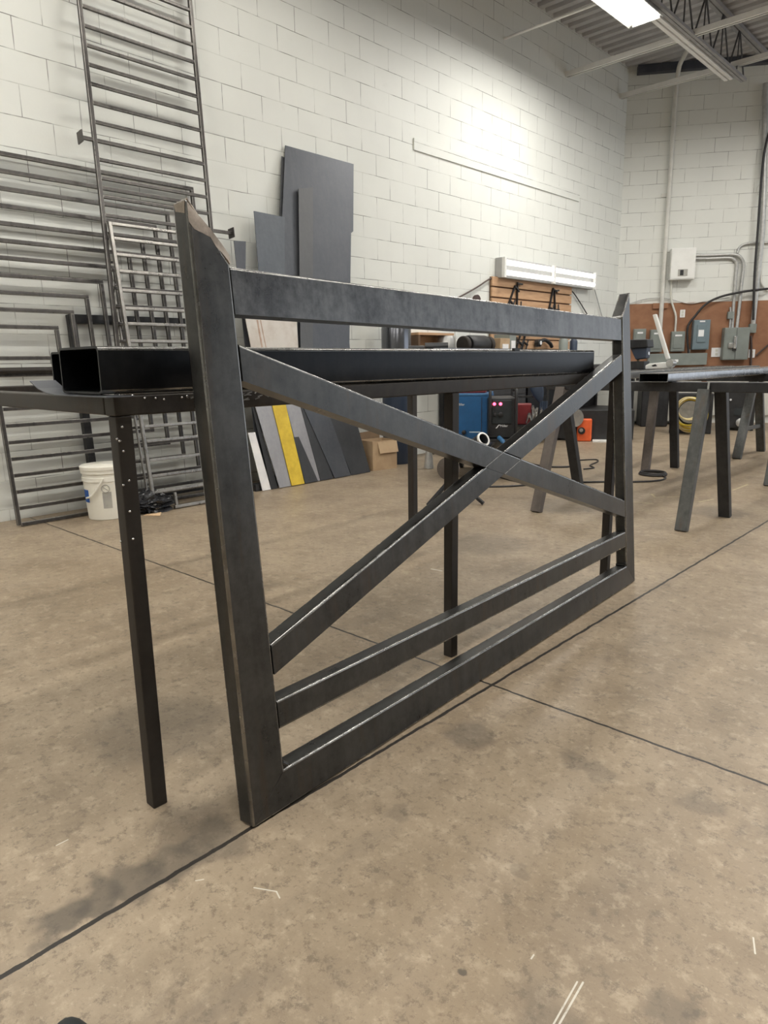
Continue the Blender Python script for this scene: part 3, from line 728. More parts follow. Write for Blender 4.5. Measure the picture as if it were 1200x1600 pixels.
c0 = fl(583, 736); c1 = fl(620, 731)
cr = thing('cardboard_box', 'brown cardboard box with open flap beside the leaning plates', 'box', (c0+c1)/2)
ud = (c1-c0).normalized(); wd = V((-ud.y, ud.x, 0)); wl = (c1-c0).length
b = B(); hb = .29; th = .006
for a_, c_ in ((c0, c1), (c0+wd*.24, c1+wd*.24)): bar(b, a_+V((0, 0, hb/2)), c_+V((0, 0, hb/2)), th, hb)
for a_ in (c0, c1): bar(b, a_+V((0, 0, hb/2)), a_+wd*.24+V((0, 0, hb/2)), th, hb)
bar(b, c0+wd*.12+V((0, 0, .004)), c1+wd*.12+V((0, 0, .004)), .24, th)
obj('box_body', b, 'carton', cr)
b = B(); fd = (-wd*.25-V((0, 0, 1))).normalized()
prism(b, [c0+ud*.06+V((0, 0, hb)), c1+V((0, 0, hb)), c1+fd*.125+V((0, 0, hb)), c0+ud*.07+fd*.125+V((0, 0, hb))], wd*.004); obj('flap', b, 'carton', cr)
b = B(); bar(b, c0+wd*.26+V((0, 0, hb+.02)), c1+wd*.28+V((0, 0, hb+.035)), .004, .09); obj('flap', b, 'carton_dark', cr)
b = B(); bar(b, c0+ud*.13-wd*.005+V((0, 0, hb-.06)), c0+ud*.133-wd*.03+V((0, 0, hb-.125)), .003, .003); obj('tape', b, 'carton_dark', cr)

gc = V((-4.93, 5.42, 0))
gb = thing('gas_cylinder', 'tall dark blue gas cylinder standing by the wall behind the cardboard box', 'cylinder', gc)
b = B(); lathe(b, gc, [(.145, 0), (.152, .01), (.152, 1.32), (.145, 1.40), (.11, 1.48), (.05, 1.53), (.035, 1.54), (.035, 1.58)], 36); obj('cylinder_body', b, 'navy', gb, smooth=True)
b = B(); lathe(b, gc, [(.1535, 1.10), (.1535, 1.38), (.147, 1.40)], 36, cap=False); obj('shoulder_band', b, 'gloss', gb, smooth=True)
b = B(); lathe(b, gc+V((0, 0, 1.58)), [(.03, 0), (.03, .03), (.045, .032), (.045, .05), (.02, .055)], 16); obj('valve', b, 'chrome', gb, smooth=True)

# ------------------------------------------------------------------ workbench along the side wall and what stands on it
wb = thing('workbench', 'dark steel workbench along the block wall under the slat board', 'workbench', (-4.85, 8.4, 0))
b = B(); box(b, (-5.19, 6.42, .92), (-4.50, 10.35, .965)); obj('bench_top', b, 'sawdark', wb, .004)
b = B(); box(b, (-5.19, 6.5, .30), (-4.55, 10.3, .33)); obj('shelf', b, 'sawdark', wb, .003)
for y in (6.46, 8.3, 10.28):
    for x in (-4.56, -5.15):
        b = B(); bar(b, (x, y, 0), (x, y, .92), .06, .06, (0, 1, 0)); obj('leg', b, 'sawdark', wb, .004)
b = B(); box(b, (-5.17, 6.46, .33), (-5.14, 10.28, .92)); obj('back_panel', b, 'black', wb)
# tool cabinet under it
cb = thing('tool_cabinet', 'black steel tool cabinet standing under the workbench', 'cabinet', (-4.8, 6.9, .33))
b = B(); box(b, (-5.1, 6.52, .335), (-4.55, 7.3, .9)); obj('cabinet_body', b, 'black', cb, .006)
for z in (.40, .53, .66, .79):
    b = B(); box(b, (-4.55, 6.55, z), (-4.535, 7.27, z+.11)); d_ = obj('drawer', b, 'black', cb, .004)
    b = B(); box(b, (-4.535, 6.7, z+.08), (-4.52, 7.1, z+.092)); obj('handle', b, 'chrome', d_)
# small grey cup on the floor before it
p = fl(670, 732); b = B(); lathe(b, p, [(.045, 0), (.05, .005), (.032, .17), (.02, .18), (.02, .23)], 20)
tag(obj('grease_can', b, 'galv', None, smooth=True), 'small grey metal can on the floor beside the workbench', 'can')

# slat board with clamps
sb = thing('slat_board', 'pine slat board on the block wall below the wall light', 'board', (-5.17, 8.4, 1.3))
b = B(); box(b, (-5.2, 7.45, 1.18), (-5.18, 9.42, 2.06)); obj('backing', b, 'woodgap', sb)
for k in range(7):
    z = 2.06-.127*k
    b = B(); box(b, (-5.18, 7.44, z-.11), (-5.155, 9.43, z)); obj('slat', b, 'wood', sb, .003)
sb2 = thing('wall_shelf', 'short pine shelf on the wall seen between the gate rails', 'shelf', (-5.1, 6.1, 1.2))
b = B(); box(b, (-5.2, 5.83, 1.33), (-4.98, 6.45, 1.355)); obj('shelf_board', b, 'wood', sb2)
b = B(); box(b, (-5.2, 5.83, 1.1), (-5.17, 6.45, 1.325)); obj('back_board', b, 'wood', sb2)
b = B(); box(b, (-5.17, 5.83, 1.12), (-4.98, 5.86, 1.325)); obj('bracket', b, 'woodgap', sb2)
def clamp(y, z, hgt, ang, label, grp='bar clamps on the slat board'):
    t = thing('bar_clamp', label, 'clamp', (-5.14, y, z-hgt), grp)
    R = Matrix.Rotation(ang, 4, 'X'); q = lambda dy, dz, dx=0: V((-5.135+dx, y, z)) + R @ V((0, dy, -dz))
    b = B(); bar(b, q(0, 0), q(0, hgt), .012, .026, (1, 0, 0)); obj('bar', b, 'sawdark', t)
    b = B(); bar(b, q(-.01, .02, .005), q(.11, .02, .005), .02, .028, (1, 0, 0)); obj('fixed_jaw', b, 'black', t, .004)
    b = B(); bar(b, q(-.01, hgt*.55, .005), q(.10, hgt*.55, .005), .02, .03, (1, 0, 0)); obj('sliding_jaw', b, 'black', t, .004)
    b = B(); tube(b, [q(.09, hgt*.55-.07, .005), q(.09, hgt*.55+.13, .005)], .009, 8); obj('screw', b, 'black', t)
    return t
p = wx(808, 441, -5.14); clamp(p.y, p.z, .55, .0, 'dark bar clamp hung upright at one end of the slat board')
p = wx(806, 446, -5.14); clamp(p.y-.02, p.z, .42, -.55, 'dark bar clamp hung slanting beside the upright one')
p = wx(864, 450, -5.14); clamp(p.y, p.z, .5, -.32, 'dark bar clamp leaning under the joint of the wall light')
p = wx(864, 452, -5.14); clamp(p.y+.03, p.z, .5, .12, 'dark bar clamp crossing the leaning one under the wall light')
for k_, (px, a_) in enumerate(((800, .1), (815, -.5), (822, -.4))):
    p = wx(px, 527, -5.14); clamp(p.y, p.z+.1, .32, a_, ('short dark clamp hung low on the slat board behind the gate rail', 'short slanting clamp hung low on the slat board', 'second short slanting clamp hung low on the slat board')[k_])
# cords draped beside the board
b = B(); tube(b, smooth_path([wx(x, y, -5.17) for x, y in ((705, 470), (720, 463), (745, 449), (765, 436), (776, 433), (785, 434))]), .010, 8)
tag(obj('power_cord', b, 'brown_cable', None, smooth=True), 'brown cord draped from the wall light down to the bench', 'cord')
b = B(); tube(b, smooth_path([wx(x, y, -5.17) for x, y in ((890, 452), (898, 460), (912, 482), (922, 500), (930, 520))]), .008, 8)
tag(obj('power_cord', b, 'cable', None, smooth=True), 'black cord falling from the slat board end towards the corner', 'cord')
b = B(); tube(b, smooth_path([wx(x, y, -5.17) for x, y in ((929, 452), (934, 470), (940, 492), (950, 530))]), .007, 8)
tag(obj('power_cord', b, 'galv', None, smooth=True), 'grey cord hanging from the far end of the wall light', 'cord')
b = B(); lathe(b, wx(743, 470, -5.15), [(.02, 0), (.07, .002), (.07, .03), (.02, .032)], 20, (1, 0, 0)); tag(obj('grinding_disc', b, 'brown_cable', None, smooth=True), 'brown grinding disc on the wall above the gate rail', 'disc')

# fluorescent wall light over the board
wl_ = thing('wall_light', 'lit two section fluorescent strip light on the block wall', 'light', (-5.12, 8.77, 2.05))
b = B(); box(b, (-5.2, 7.56, 2.05), (-5.10, 9.98, 2.29)); obj('housing', b, 'lamp_pan', wl_, .006)
for y in (7.56, 8.75, 9.94):
    b = B(); box(b, (-5.10, y, 2.05), (-5.055, y+.045, 2.29)); obj('end_cap', b, 'white_paint', wl_, .003)
for (ya, yb) in ((7.62, 8.74), (8.81, 9.92)):
    for z in (2.11, 2.23):
        b = B(); tube(b, [(-5.075, ya, z), (-5.075, yb, z)], .030, 12); obj('fluorescent_tube', b, 'tube', wl_, smooth=True)

# bench clutter seen between the gate rails
def onb(px, py, X=-4.75): 
    p = wx(px, py, X); return V((X, p.y, .966))
p = onb(697, 545, -5.03)
t = thing('metal_bucket', 'grey metal bucket upside down on the workbench', 'bucket', p)
b = B(); lathe(b, p, [(.11, 0), (.115, .01), (.11, .22), (.10, .33), (.085, .36)], 28); obj('bucket_body', b, 'galv', t, smooth=True)
b = B(); tube(b, [p+V((.12, .06, 0)), p+V((.10, .035, .42))], .008, 8); obj('handle', b, 'white_paint', t)
p = onb(744, 545)
t = thing('bench_grinder', 'dark bench grinder on the workbench', 'grinder', p)
b = B(); lathe(b, p+V((0, -.17, .26)), [(.09, 0), (.10, .02), (.10, .32), (.09, .34)], 24, (0, 1, 0)); obj('motor', b, 'black', t, smooth=True)
for yy in (-.26, .2):
    b = B(); lathe(b, p+V((0, yy, .26)), [(.08, 0), (.09, .01), (.09, .05), (.08, .06)], 24, (0, 1, 0)); obj('wheel', b, 'tableleg', t, smooth=True)
b = B(); box(b, p+V((-.1, -.1, 0)), p+V((.1, .1, .17))); obj('base', b, 'black', t, .01)
p = onb(765, 545); 
t = thing('spray_bottle', 'white bottle on the workbench beside the dark grinder', 'bottle', p)
b = B(); lathe(b, p, [(.035, 0), (.035, .20), (.015, .26), (.015, .30)], 16); obj('bottle_body', b, 'white_plastic', t, smooth=True)
b = B(); box(b, p+V((-.012, -.04, .30)), p+V((.012, .03, .33))); obj('nozzle', b, 'red', t)
for k_, (px, w_, h_, m_, lb) in enumerate(((778, .2, .33, 'carton', 'brown parts box on the workbench'), (790, .14, .38, 'greybox', 'grey parts box on the workbench next to the brown one'))):
    p = onb(px, 545); t = thing('parts_box', lb, 'box', p)
    b = B(); box(b, p+V((-.12, -w_/2, 0)), p+V((.1, w_/2, h_))); obj('box_body', b, m_, t, .004)
    b = B(); box(b, p+V((.1, -w_*.3, h_*.5)), p+V((.108, w_*.3, h_*.8))); obj('label', b, 'white_print', t)
p = onb(846, 545, -4.95)
t = thing('regulator', 'black gas regulator with a white gauge on the slat board', 'regulator', p)
c_ = wx(838, 536, -5.13)
b = B(); lathe(b, c_, [(.05, 0), (.05, .06), (.03, .07)], 18, (1, 0, 0)); obj('gauge', b, 'black', t, smooth=True)
b = B(); lathe(b, c_+V((.07, 0, 0)), [(.026, 0), (.026, .004)], 18, (1, 0, 0)); obj('gauge_face', b, 'white_print', t)
b = B(); tube(b, smooth_path([c_+V((.03, .05, .02)), c_+V((.04, .15, .04)), c_+V((.03, .3, .0)), c_+V((.03, .36, -.05))]), .026, 10); obj('hose_tail', b, 'black', t, smooth=True)
for k_, (px, r_, h_, m_, lb) in enumerate(((880, .06, .36, 'greybox', 'grey canister at the end of the workbench'), (896, .05, .35, 'navy', 'dark canister at the end of the workbench'))):
    p = onb(px, 545); t = thing('canister', lb, 'canister', p)
    b = B(); lathe(b, p, [(r_, 0), (r_, h_*.9), (r_*.6, h_), (r_*.3, h_+.02)], 18); obj('can_body', b, m_, t, smooth=True)
    b = B(); lathe(b, p+V((0, 0, h_+.02)), [(r_*.4, 0), (r_*.4, .03)], 14); obj('cap', b, 'chrome', t, smooth=True)

# ------------------------------------------------------------------ welders, carts
def facing(px, py, z, dist):
    d = RX*((px-600)/F)+DY*((py-800)/F)+FZ; return CAM+d*(dist/d.dot(FZ))
# blue welder on a cart
vb_ = facing(737, 655, 0, 6.4); vb_.z = 0
fwd = (CAM-vb_); fwd.z = 0; fwd.normalize(); fwd = (Matrix.Rotation(-.12, 3, 'Z') @ fwd); sd = V((-fwd.y, fwd.x, 0))    # sd: to the viewer's right
bw = thing('blue_welder', 'blue welding machine on a dark cart behind the crossed braces', 'welder', vb_)
def lb(bm, c, f0, f1, s0, s1, z0, z1):
    a = c+fwd*f0+sd*((s0+s1)/2)+V((0, 0, (z0+z1)/2)); e = c+fwd*f1+sd*((s0+s1)/2)+V((0, 0, (z0+z1)/2)); bar(bm, a, e, abs(s1-s0), z1-z0)
b = B(); lb(b, vb_, -.5, .0, -.155, .155, .26, .735); obj('case', b, 'blue', bw, .008)
b = B(); lb(b, vb_, -.5, .004, -.15, .15, .735, .752); obj('top_edge', b, 'bluelid', bw, .003)
b = B(); lb(b, vb_, .0, .006, .088, .094, .28, .72); obj('panel_seam', b, 'navy', bw)
lettering('label', 'Miller', .030, vb_+fwd*.0015-sd*.135+V((0, 0, .645)), sd, (0, 0, 1), 'white_print', bw)
b = B(); lathe(b, vb_+fwd*.0-sd*.07+V((0, 0, .40)), [(.02, 0), (.02, .03), (.012, .035)], 16, fwd); obj('knob', b, 'black', bw, smooth=True)
b = B(); lb(b, vb_, 0, .003, -.02, .08, .396, .406); obj('model_strip', b, 'text', bw)
wct = thing('welder_cart', 'dark two wheel cart carrying the blue welding machine', 'cart', vb_-fwd*.2)
b = B(); lb(b, vb_, -.55, .26, -.17, .17, .235, .258); obj('deck', b, 'sawdark', wct, .004)
for f_ in (-.45, .2):
    for s_ in (-.15, .15):
        q = vb_+fwd*f_+sd*s_; b = B(); lathe(b, q+V((0, 0, .085))-sd*.018, [(.02, 0), (.085, .001), (.085, .035), (.02, .036)], 22, sd); w_ = obj('wheel', b, 'rubber', wct, smooth=True)
        b = B(); bar(b, q+V((0, 0, .085)), q+V((0, 0, .24)), .012, .03); obj('fork', b, 'sawdark', wct)
# pipe end with a bright rim on the cart deck
pe = facing(755.5, 686, 0, 5.9); r_ = .058
ax = (CAM-pe); ax.z = 0; ax.normalize(); ax = (Matrix.Rotation(.75, 3, 'Z') @ ax + V((0, 0, .55))).normalized()
t = thing('pipe_ring', 'short pipe with bright cut rim propped in front of the blue welder', 'pipe', pe)
b = B(); lathe(b, pe, [(r_*.98, -.30), (r_, 0), (r_*.8, 0), (r_*.78, -.30)], 28, ax, False); obj('pipe_wall', b, 'plate_dark', t, smooth=True)
b = B(); lathe(b, pe, [(r_*1.06, -.012), (r_*1.08, .004), (r_*.82, .006), (r_*.80, -.012)], 28, ax, False); obj('cut_rim', b, 'white_paint', t, smooth=True)
# red tool box behind the blue machine's top
b = B(); lb(b, vb_-fwd*.25, -.2, .12, -.16, .11, .753, .81); tag(obj('tool_tray', b, 'red', None, .006), 'dark red tool tray lying on top of the blue welding machine', 'tray')

# black welder with red lamps
vk = facing(785, 655, 0, 6.2); vk.z = 0; fwd_s = fwd; sd_s = sd
fwd = (CAM-vk); fwd.z = 0; fwd.normalize(); fwd = (Matrix.Rotation(.10, 3, 'Z') @ fwd); sd = V((-fwd.y, fwd.x, 0))
kw = thing('black_welder', 'black welding machine with two red lamps and twin handles', 'welder', vk)
b = B(); lb(b, vk, -.42, .0, -.125, .125, .36, .72); obj('case', b, 'black', kw, .014)
b = B(); lb(b, vk, .0, .012, -.095, .08, .49, .70); cp_ = obj('control_panel', b, 'rubber', kw, .006)
for s_ in (-.115, .115):
    b = B(); a_ = vk+sd*s_
    tube(b, smooth_path([a_+fwd*.02+V((0, 0, .40)), a_+fwd*.05+V((0, 0, .50)), a_+fwd*.045+V((0, 0, .68)), a_+fwd*.02+V((0, 0, .785)), a_-fwd*.1+V((0, 0, .80)), a_-fwd*.2+V((0, 0, .78))]), .014, 10)
    obj('handle', b, 'black', kw, smooth=True)
for s_ in (-.075, -.02):
    b = B(); lathe(b, vk+fwd*.012+sd*s_+V((0, 0, .668)), [(.014, 0), (.014, .006), (.006, .012)], 14, fwd); obj('lamp', b, 'led', cp_)['label'] = 'glowing red lamp'
for s_, z_, q_ in ((-.02, .575, .022), (-.07, .575, .014)):
    b = B(); lathe(b, vk+fwd*.012+sd*s_+V((0, 0, z_)), [(q_, 0), (q_, .018), (q_*.7, .022)], 16, fwd); obj('knob', b, 'black', cp_, smooth=True)
b = B(); prism(b, [vk+fwd*.006+sd*x+V((0, 0, z)) for x, z in ((-.06, .452), (-.048, .452), (-.03, .478), (-.02, .478), (-.02, .484), (-.034, .484))], fwd*.002); obj('logo', b, 'white_print', kw)
lettering('lettering', 'Miller', .03, vk+fwd*.004-sd*.02+V((0, 0, .463)), sd, (0, 0, 1), 'white_print', kw)
kc = thing('welder_cart', 'black wheeled cart carrying the black welding machine', 'cart', vk-fwd*.2)
b = B(); lb(b, vk, -.45, .05, -.14, .14, .335, .358); obj('deck', b, 'sawdark', kc, .004)
for f_ in (-.42, .02):
    for s_ in (-.13, .13):
        b = B(); bar(b, vk+fwd*f_+sd*s_+V((0, 0, .06)), vk+fwd*f_+sd*s_+V((0, 0, .335)), .028, .028, fwd); obj('leg', b, 'black', kc)
        b = B(); lathe(b, vk+fwd*f_+sd*(s_-.012)+V((0, 0, .05)), [(.015, 0), (.05, .001), (.05, .025), (.015, .026)], 18, sd); obj('wheel', b, 'rubber', kc, smooth=True)
b = B(); lb(b, vk, -.45, .05, -.14, .14, .10, .12); obj('shelf', b, 'sawdark', kc, .004)
b = B(); tube(b, smooth_path([vk+fwd*.03-sd*.03+V((0, 0, .37)), vk+fwd*.1-sd*.0+V((0, 0, .34)), vk+fwd*.14+sd*.05+V((0, 0, .25)), vk+fwd*.15+sd*.08+V((0, 0, .15)), vk+fwd*.2+sd*.1+V((0, 0, .012))]), [.02]*7+[.010]*18, 10)
tag(obj('torch_cable', b, 'bluelid', None, smooth=True), 'torch cable with blue sleeve hanging from the black welder', 'cable')

# tool rack with red box, glove and grips
vr = facing(827, 640, 0, 6.7); vr.z = 0; fwd = (CAM-vr); fwd.z = 0; fwd.normalize(); sd = V((-fwd.y, fwd.x, 0))
rk = thing('tool_rack', 'dark steel tool rack hung with bright grips beside the black welder', 'rack', vr)
for s_ in (-.17, .17):
    b = B(); bar(b, vr+sd*s_, vr+sd*s_+V((0, 0, .88)), .022, .022, fwd); obj('post', b, 'sawdark', rk)
    b = B(); bar(b, vr+sd*s_-fwd*.3+V((0, 0, .011)), vr+sd*s_+fwd*.2+V((0, 0, .011)), .022, .022); obj('foot', b, 'sawdark', rk)
b = B(); bar(b, vr-sd*.17+V((0, 0, .70)), vr+sd*.17+V((0, 0, .70)), .02, .02); obj('hang_rail', b, 'sawdark', rk)
b = B(); lb(b, vr, -.25, .1, -.17, .17, .42, .435); obj('tray', b, 'sawdark', rk)
b = B(); lb(b, vr, -.16, .05, -.155, -.02, .52, .64); lb(b, vr, -.2, .0, -.155, .1, .436, .50); 
b = B(); lb(b, vr, -.16, .05, -.155, .02, .437, .63); t = tag(obj('tool_box', b, 'red', None, .008), 'dark red tool box on the rack beside the black welder', 'box')
gl = thing('work_glove', 'navy work glove hanging on the rack above the bright grips', 'glove', vr+V((0, 0, .7)))
b = B(); g0 = vr+fwd*.05+sd*.07
bmesh.ops.create_icosphere(b, subdivisions=3, radius=1)
for v in b.verts: q = v.co.copy(); v.co = g0 + sd*(q.x*.062*(1+.3*q.z)-q.z*.03) + fwd*(q.y*.03) + V((0, 0, .755+q.z*.115))
obj('glove_cuff', b, 'navy', gl, smooth=True)
for k in range(4):
    b = B(); a_ = g0+sd*(.035+.018*k)+V((0, 0, .66)); tube(b, smooth_path([a_, a_-V((0, 0, .05)), a_-V((0, 0, .09+.01*(k % 2)))+fwd*.01]), [.012, .012, .012, .012, .012, .011, .011, .011, .011, .010, .009, .008, .005], 8); obj('finger', b, 'navy', gl, smooth=True)
for k_, (s_, z0, ln, a_) in enumerate(((.03, .62, .15, .2), (.075, .60, .17, -.25), (.11, .60, .15, .15), (.0, .55, .1, .0))):
    t = thing('locking_grip', ('bright locking grip hung first on the tool rack', 'longest bright locking grip on the tool rack', 'bright locking grip at the outer end of the tool rack', 'smallest bright grip on the tool rack')[k_], 'grip', vr+sd*s_+fwd*.03+V((0, 0, z0)), 'bright grips on the tool rack')
    q0 = vr+sd*s_+fwd*.055+V((0, 0, z0)); dr = (sd*math.sin(a_)-V((0, 0, math.cos(a_))))
    for e_ in (-.012, .012):
        b = B(); tube(b, [q0+sd*e_*.3, q0+dr*ln*.5+sd*e_, q0+dr*ln+sd*e_*2.2], [.007, .010, .007], 8); obj('arm', b, 'chrome', t, smooth=True)
    b = B(); lathe(b, q0+dr*.03-fwd*.01, [(.014, 0), (.014, .02)], 14, fwd); obj('pivot', b, 'chrome', t)

# orange machine under the bench end
p = fl(913, 690); fwd = (CAM-p); fwd.z = 0; fwd.normalize(); sd = V((-fwd.y, fwd.x, 0))
om = thing('chop_saw', 'orange guarded chop saw on the floor behind the sawhorse leg', 'saw', p)
b = B(); lb(b, p, -.25, 0, -.10, .085, .0, .29); obj('guard_body', b, 'orange', om, .02)
b = B(); lathe(b, p+fwd*.02-sd*.14+V((0, 0, .31)), [(.02, 0), (.12, .002), (.12, .03), (.02, .032)], 26, fwd); obj('blade', b, 'chrome', om, smooth=True)
b = B(); lathe(b, p+fwd*.0-sd*.04+V((0, 0, .14)), [(.045, 0), (.045, .02), (.02, .022)], 18, fwd); obj('hub', b, 'black', om, smooth=True)
b = B(); lathe(b, p+fwd*.02-sd*.045+V((0, 0, .15)), [(.024, 0), (.024, .015)], 14, fwd); obj('bolt', b, 'chrome', om)
b = B(); lb(b, p, -.28, .06, .10, .34, .0, .02); obj('foot_plate', b, 'white_paint', om)
b = B(); lb(b, p, -.40, -.1, -.5, .6, .02, .40); tag(obj('storage_crate', b, 'black', None, .01), 'black storage crate on the floor behind the orange saw', 'crate')

# roller stand by the middle table leg
p = V((-2.55, 3.55, 0))
p = facing(708, 745, 0, 5.2); p.z = 0
fwd = (CAM-p); fwd.z = 0; fwd.normalize(); sd = V((-fwd.y, fwd.x, 0))
rs = thing('roller_stand', 'dark steel roller stand with round disc behind the table leg', 'stand', p)
b = B(); tube(b, [p+V((0, 0, .12)), p+V((0, 0, .52))], .03, 12); obj('column', b, 'sawdark', rs, smooth=True)
b = B(); lathe(b, p-sd*.03+fwd*.04+V((0, 0, .27)), [(.03, 0), (.085, .003), (.085, .03), (.03, .034)], 28, (fwd-sd*.35)); obj('disc', b, 'sawbrown', rs, smooth=True)
for a_ in (0.3, 2.4, 4.5):
    b = B(); bar(b, p+V((0, 0, .20)), p+V((math.cos(a_)*.24, math.sin(a_)*.24, .012)), .03, .02); obj('leg', b, 'sawdark', rs)
b = B(); bar(b, p-sd*.16+V((0, 0, .40)), p+sd*.05+V((0, 0, .44)), .07, .06); obj('head', b, 'sawdark', rs, .008)

# ------------------------------------------------------------------ sawhorses on the right, tubes on them
def sawhorse(a, c, feetA, feetC, zt, label, lw=.085, mats=('saw', 'sawdark', 'sawbrown', 'sawdark'), mb='sawdark', brace=False):
    """beam a-c (plan), two splayed legs at each end"""
    a, c = V((*a, 0)), V((*c, 0)); t = thing('sawhorse', label, 'sawhorse', (a+c)/2, 'steel sawhorses')
    d = (c-a).normalized()
    b = B(); bar(b, a+V((0, 0, zt-.03)), c+V((0, 0, zt-.03)), .10, .06); obj('beam', b, mb, t, .005)
    k = 0
    for f in (*feetA, *feetC):
        top = V((f[0]+f[2] if len(f) > 2 else f[0], (a.y+c.y)/2, zt-.045)); 
        aa = a if k < 2 else c
        top.y = aa.y + (.04 if f[1] > aa.y else -.04)
        b = B(); bar(b, V((f[0], f[1], 0.0)), top, lw, .05, (0, 1, 0)); lg = obj('leg', b, mats[k], t, .004); k += 1
    if brace:
        for ft in (feetA, feetC):
            q0, q1 = [V((f[0], f[1], 0)).lerp(V((f[0], (a.y+c.y)/2, zt)), .33) for f in ft]
            b = B(); bar(b, q0, q1, .03, .04); obj('cross_brace', b, 'saw', t, .003)
    return t
sawhorse((-2.62, 4.52), (-1.0, 4.52), [(-2.50, 4.19), (-2.53, 4.88)], [(-1.525, 4.27), (-1.455, 4.85)], .897, 'nearest steel sawhorse carrying the long tubes beside the far gate post', .072, ('sawbrown', 'sawdark', 'saw', 'sawdark'))
sawhorse((-2.85, 6.55), (-1.2, 6.55), [(-2.66, 6.40), (-2.53, 6.78)], [(-1.56, 6.25), (-1.5, 6.85)], .897, 'middle steel sawhorse behind the nearest one', .075, ('sawbrown', 'sawdark', 'saw', 'saw'))
sawhorse((-2.6, 8.15), (-1.0, 8.15), [(-2.26, 7.74), (-2.25, 8.55)], [(-1.3, 7.75), (-1.3, 8.55)], .897, 'farthest steel sawhorse with a low cross brace', .085, ('saw', 'saw', 'saw', 'saw'), brace=True)
b = B(); hollow(b, (-1.815, 4.40, .925), (-1.815, 8.4, .925), .185, .055, .004)
tag(obj('rectangular_tube', b, 'shiny', None, smooth=True), 'bright flat rectangular steel tube with open end on the sawhorses', 'tube')
b = B(); hollow(b, (-2.35, 4.45, .922), (-2.35, 8.3, .922), .15, .05, .004)
tag(obj('rectangular_tube', b, 'saw', None, smooth=True), 'duller rectangular steel tube lying beside the bright one', 'tube')
b = B(); hollow(b, (-2.61, 5.7, .922), (-2.61, 8.3, .922), .16, .05, .004)
tag(obj('rectangular_tube', b, 'sawdark', None, smooth=True), 'dark rectangular steel tube under the vise on the farther sawhorses', 'tube')
# clip hanging under the tube
b = B(); p = wy(1108, 597, 4.46); bar(b, p, p+V((0, -.004, -.045)), .012, .006); tag(obj('hanging_clip', b, 'chrome'), 'small bright clip hanging on the sawhorse beam', 'clip')

# vise and white lever on the tubes
Yv = 6.2
def wv(x, y): return wy(x, y, Yv)
vz = wv(1001, 560)
vs = thing('bench_vise', 'dark bench vise on the steel tubes beside the far gate post', 'vise', V((vz.x, Yv, .947)))
def vb(name, pts, m_, th=.10, bev=.008):
    b = B(); prism(b, [wv(*q)-V((0, th/2, 0)) for q in pts], V((0, th, 0))); return obj(name, b, m_, vs, bev)
vb('jaw', [(984, 531), (1016, 530), (1017, 543), (984, 545)], 'sawdark', .14)
vb('body', [(988, 544), (1014, 542), (1012, 560), (996, 562)], 'navy', .09)
b = B(); tube(b, [wv(1006, 553), wv(1014, 552)], .016, 10); obj('screw', b, 'chrome', vs, smooth=True)
b = B(); tube(b, [wv(997, 560), wv(998, 573)], .012, 10); tube(b, [wv(994, 573), wv(1010, 572)], .012, 10); obj('handle', b, 'carton', vs, smooth=True)
b = B(); q = wv(1000, 575); box(b, (q.x-.09, Yv-.06, .948), (q.x+.06, Yv+.06, q.z+.06)); obj('base', b, 'sawdark', vs, .006)
lv = thing('clamp_lever', 'white long handled lever tool standing on the tubes before the brown board', 'tool', V((wv(1030, 570).x, Yv-.1, .95)))
def wl2(x, y): return wy(x, y, Yv-.1)
b = B(); prism(b, [wl2(*q) for q in ((1019, 492), (1025, 490.5), (1046, 560), (1040, 562))], V((0, .03, 0))); obj('lever', b, 'white_paint', lv, .006)
b = B(); prism(b, [wl2(*q) for q in ((1008, 571), (1014, 568), (1036, 566), (1048, 567), (1051, 572), (1048, 575), (1008, 577))], V((0, .06, 0))); obj('base', b, 'white_paint', lv, .006)
b = B(); lathe(b, wl2(1047, 567.5)-V((0, .01, 0)), [(.032, 0), (.032, .07)], 18, (0, 1, 0)); obj('pivot', b, 'chrome', lv, smooth=True)
b = B(); prism(b, [wl2(*q)-V((0, .002, 0)) for q in ((1018, 571), (1024, 569), (1027, 572), (1020, 573))], V((0, .002, 0))); obj('slot', b, 'black', lv)

# ------------------------------------------------------------------ electrical gear on the back wall
def bk(x, y, off=0.): return at(x, y, CORNER+BN*off, BN)
def bquad(name, m_, pts, o0, o1, par=None, bev=0):
    b = B(); P = [bk(x, y, o1) for x, y in pts]; prism(b, P, -BN*(o1-o0)); return obj(name, b, m_, par, bev)
def bbox(name, m_, s0, s1, z0, z1, o0, o1, par=None, bev=0):
    b = B(); c = lambda s, z: CORNER+BD*s+V((0, 0, z))+BN*o1
    prism(b, [c(s0, z0), c(s1, z0), c(s1, z1), c(s0, z1)], -BN*(o1-o0)); return obj(name, b, m_, par, bev)
def sz(x, y, off): 
    q = bk(x, y, off)-CORNER; return q.dot(BD), q.z
o = bbox('plywood_board', 'ply', .14, 4.2, .55, 1.885, .0, .02); tag(o, 'brown plywood board on the back wall behind the electrical boxes', 'board')
def ebox(name, label, m_, x0, y0, x1, y1, dep, extra=None):
    s0, zt_ = sz(x0, y0, .02+dep); s1, zb_ = sz(x1, y1, .02+dep)
    t = thing(name, label, 'electrical box', CORNER+BD*((s0+s1)/2)+V((0, 0, zb_))+BN*.03)
    bbox('enclosure', m_, s0, s1, zb_, zt_, .02, .02+dep, t, .006)
    bbox('door', m_, s0+.012, s1-.012, zb_+.014, zt_-.014, .02+dep, .026+dep, t, .003)
    return t, s0, s1, zb_, zt_, .026+dep
t, s0, s1, z0, z1, d_ = ebox('control_box', 'white control box mounted high on the back block wall', 'white_paint', 1050, 388, 1085, 436, .14)
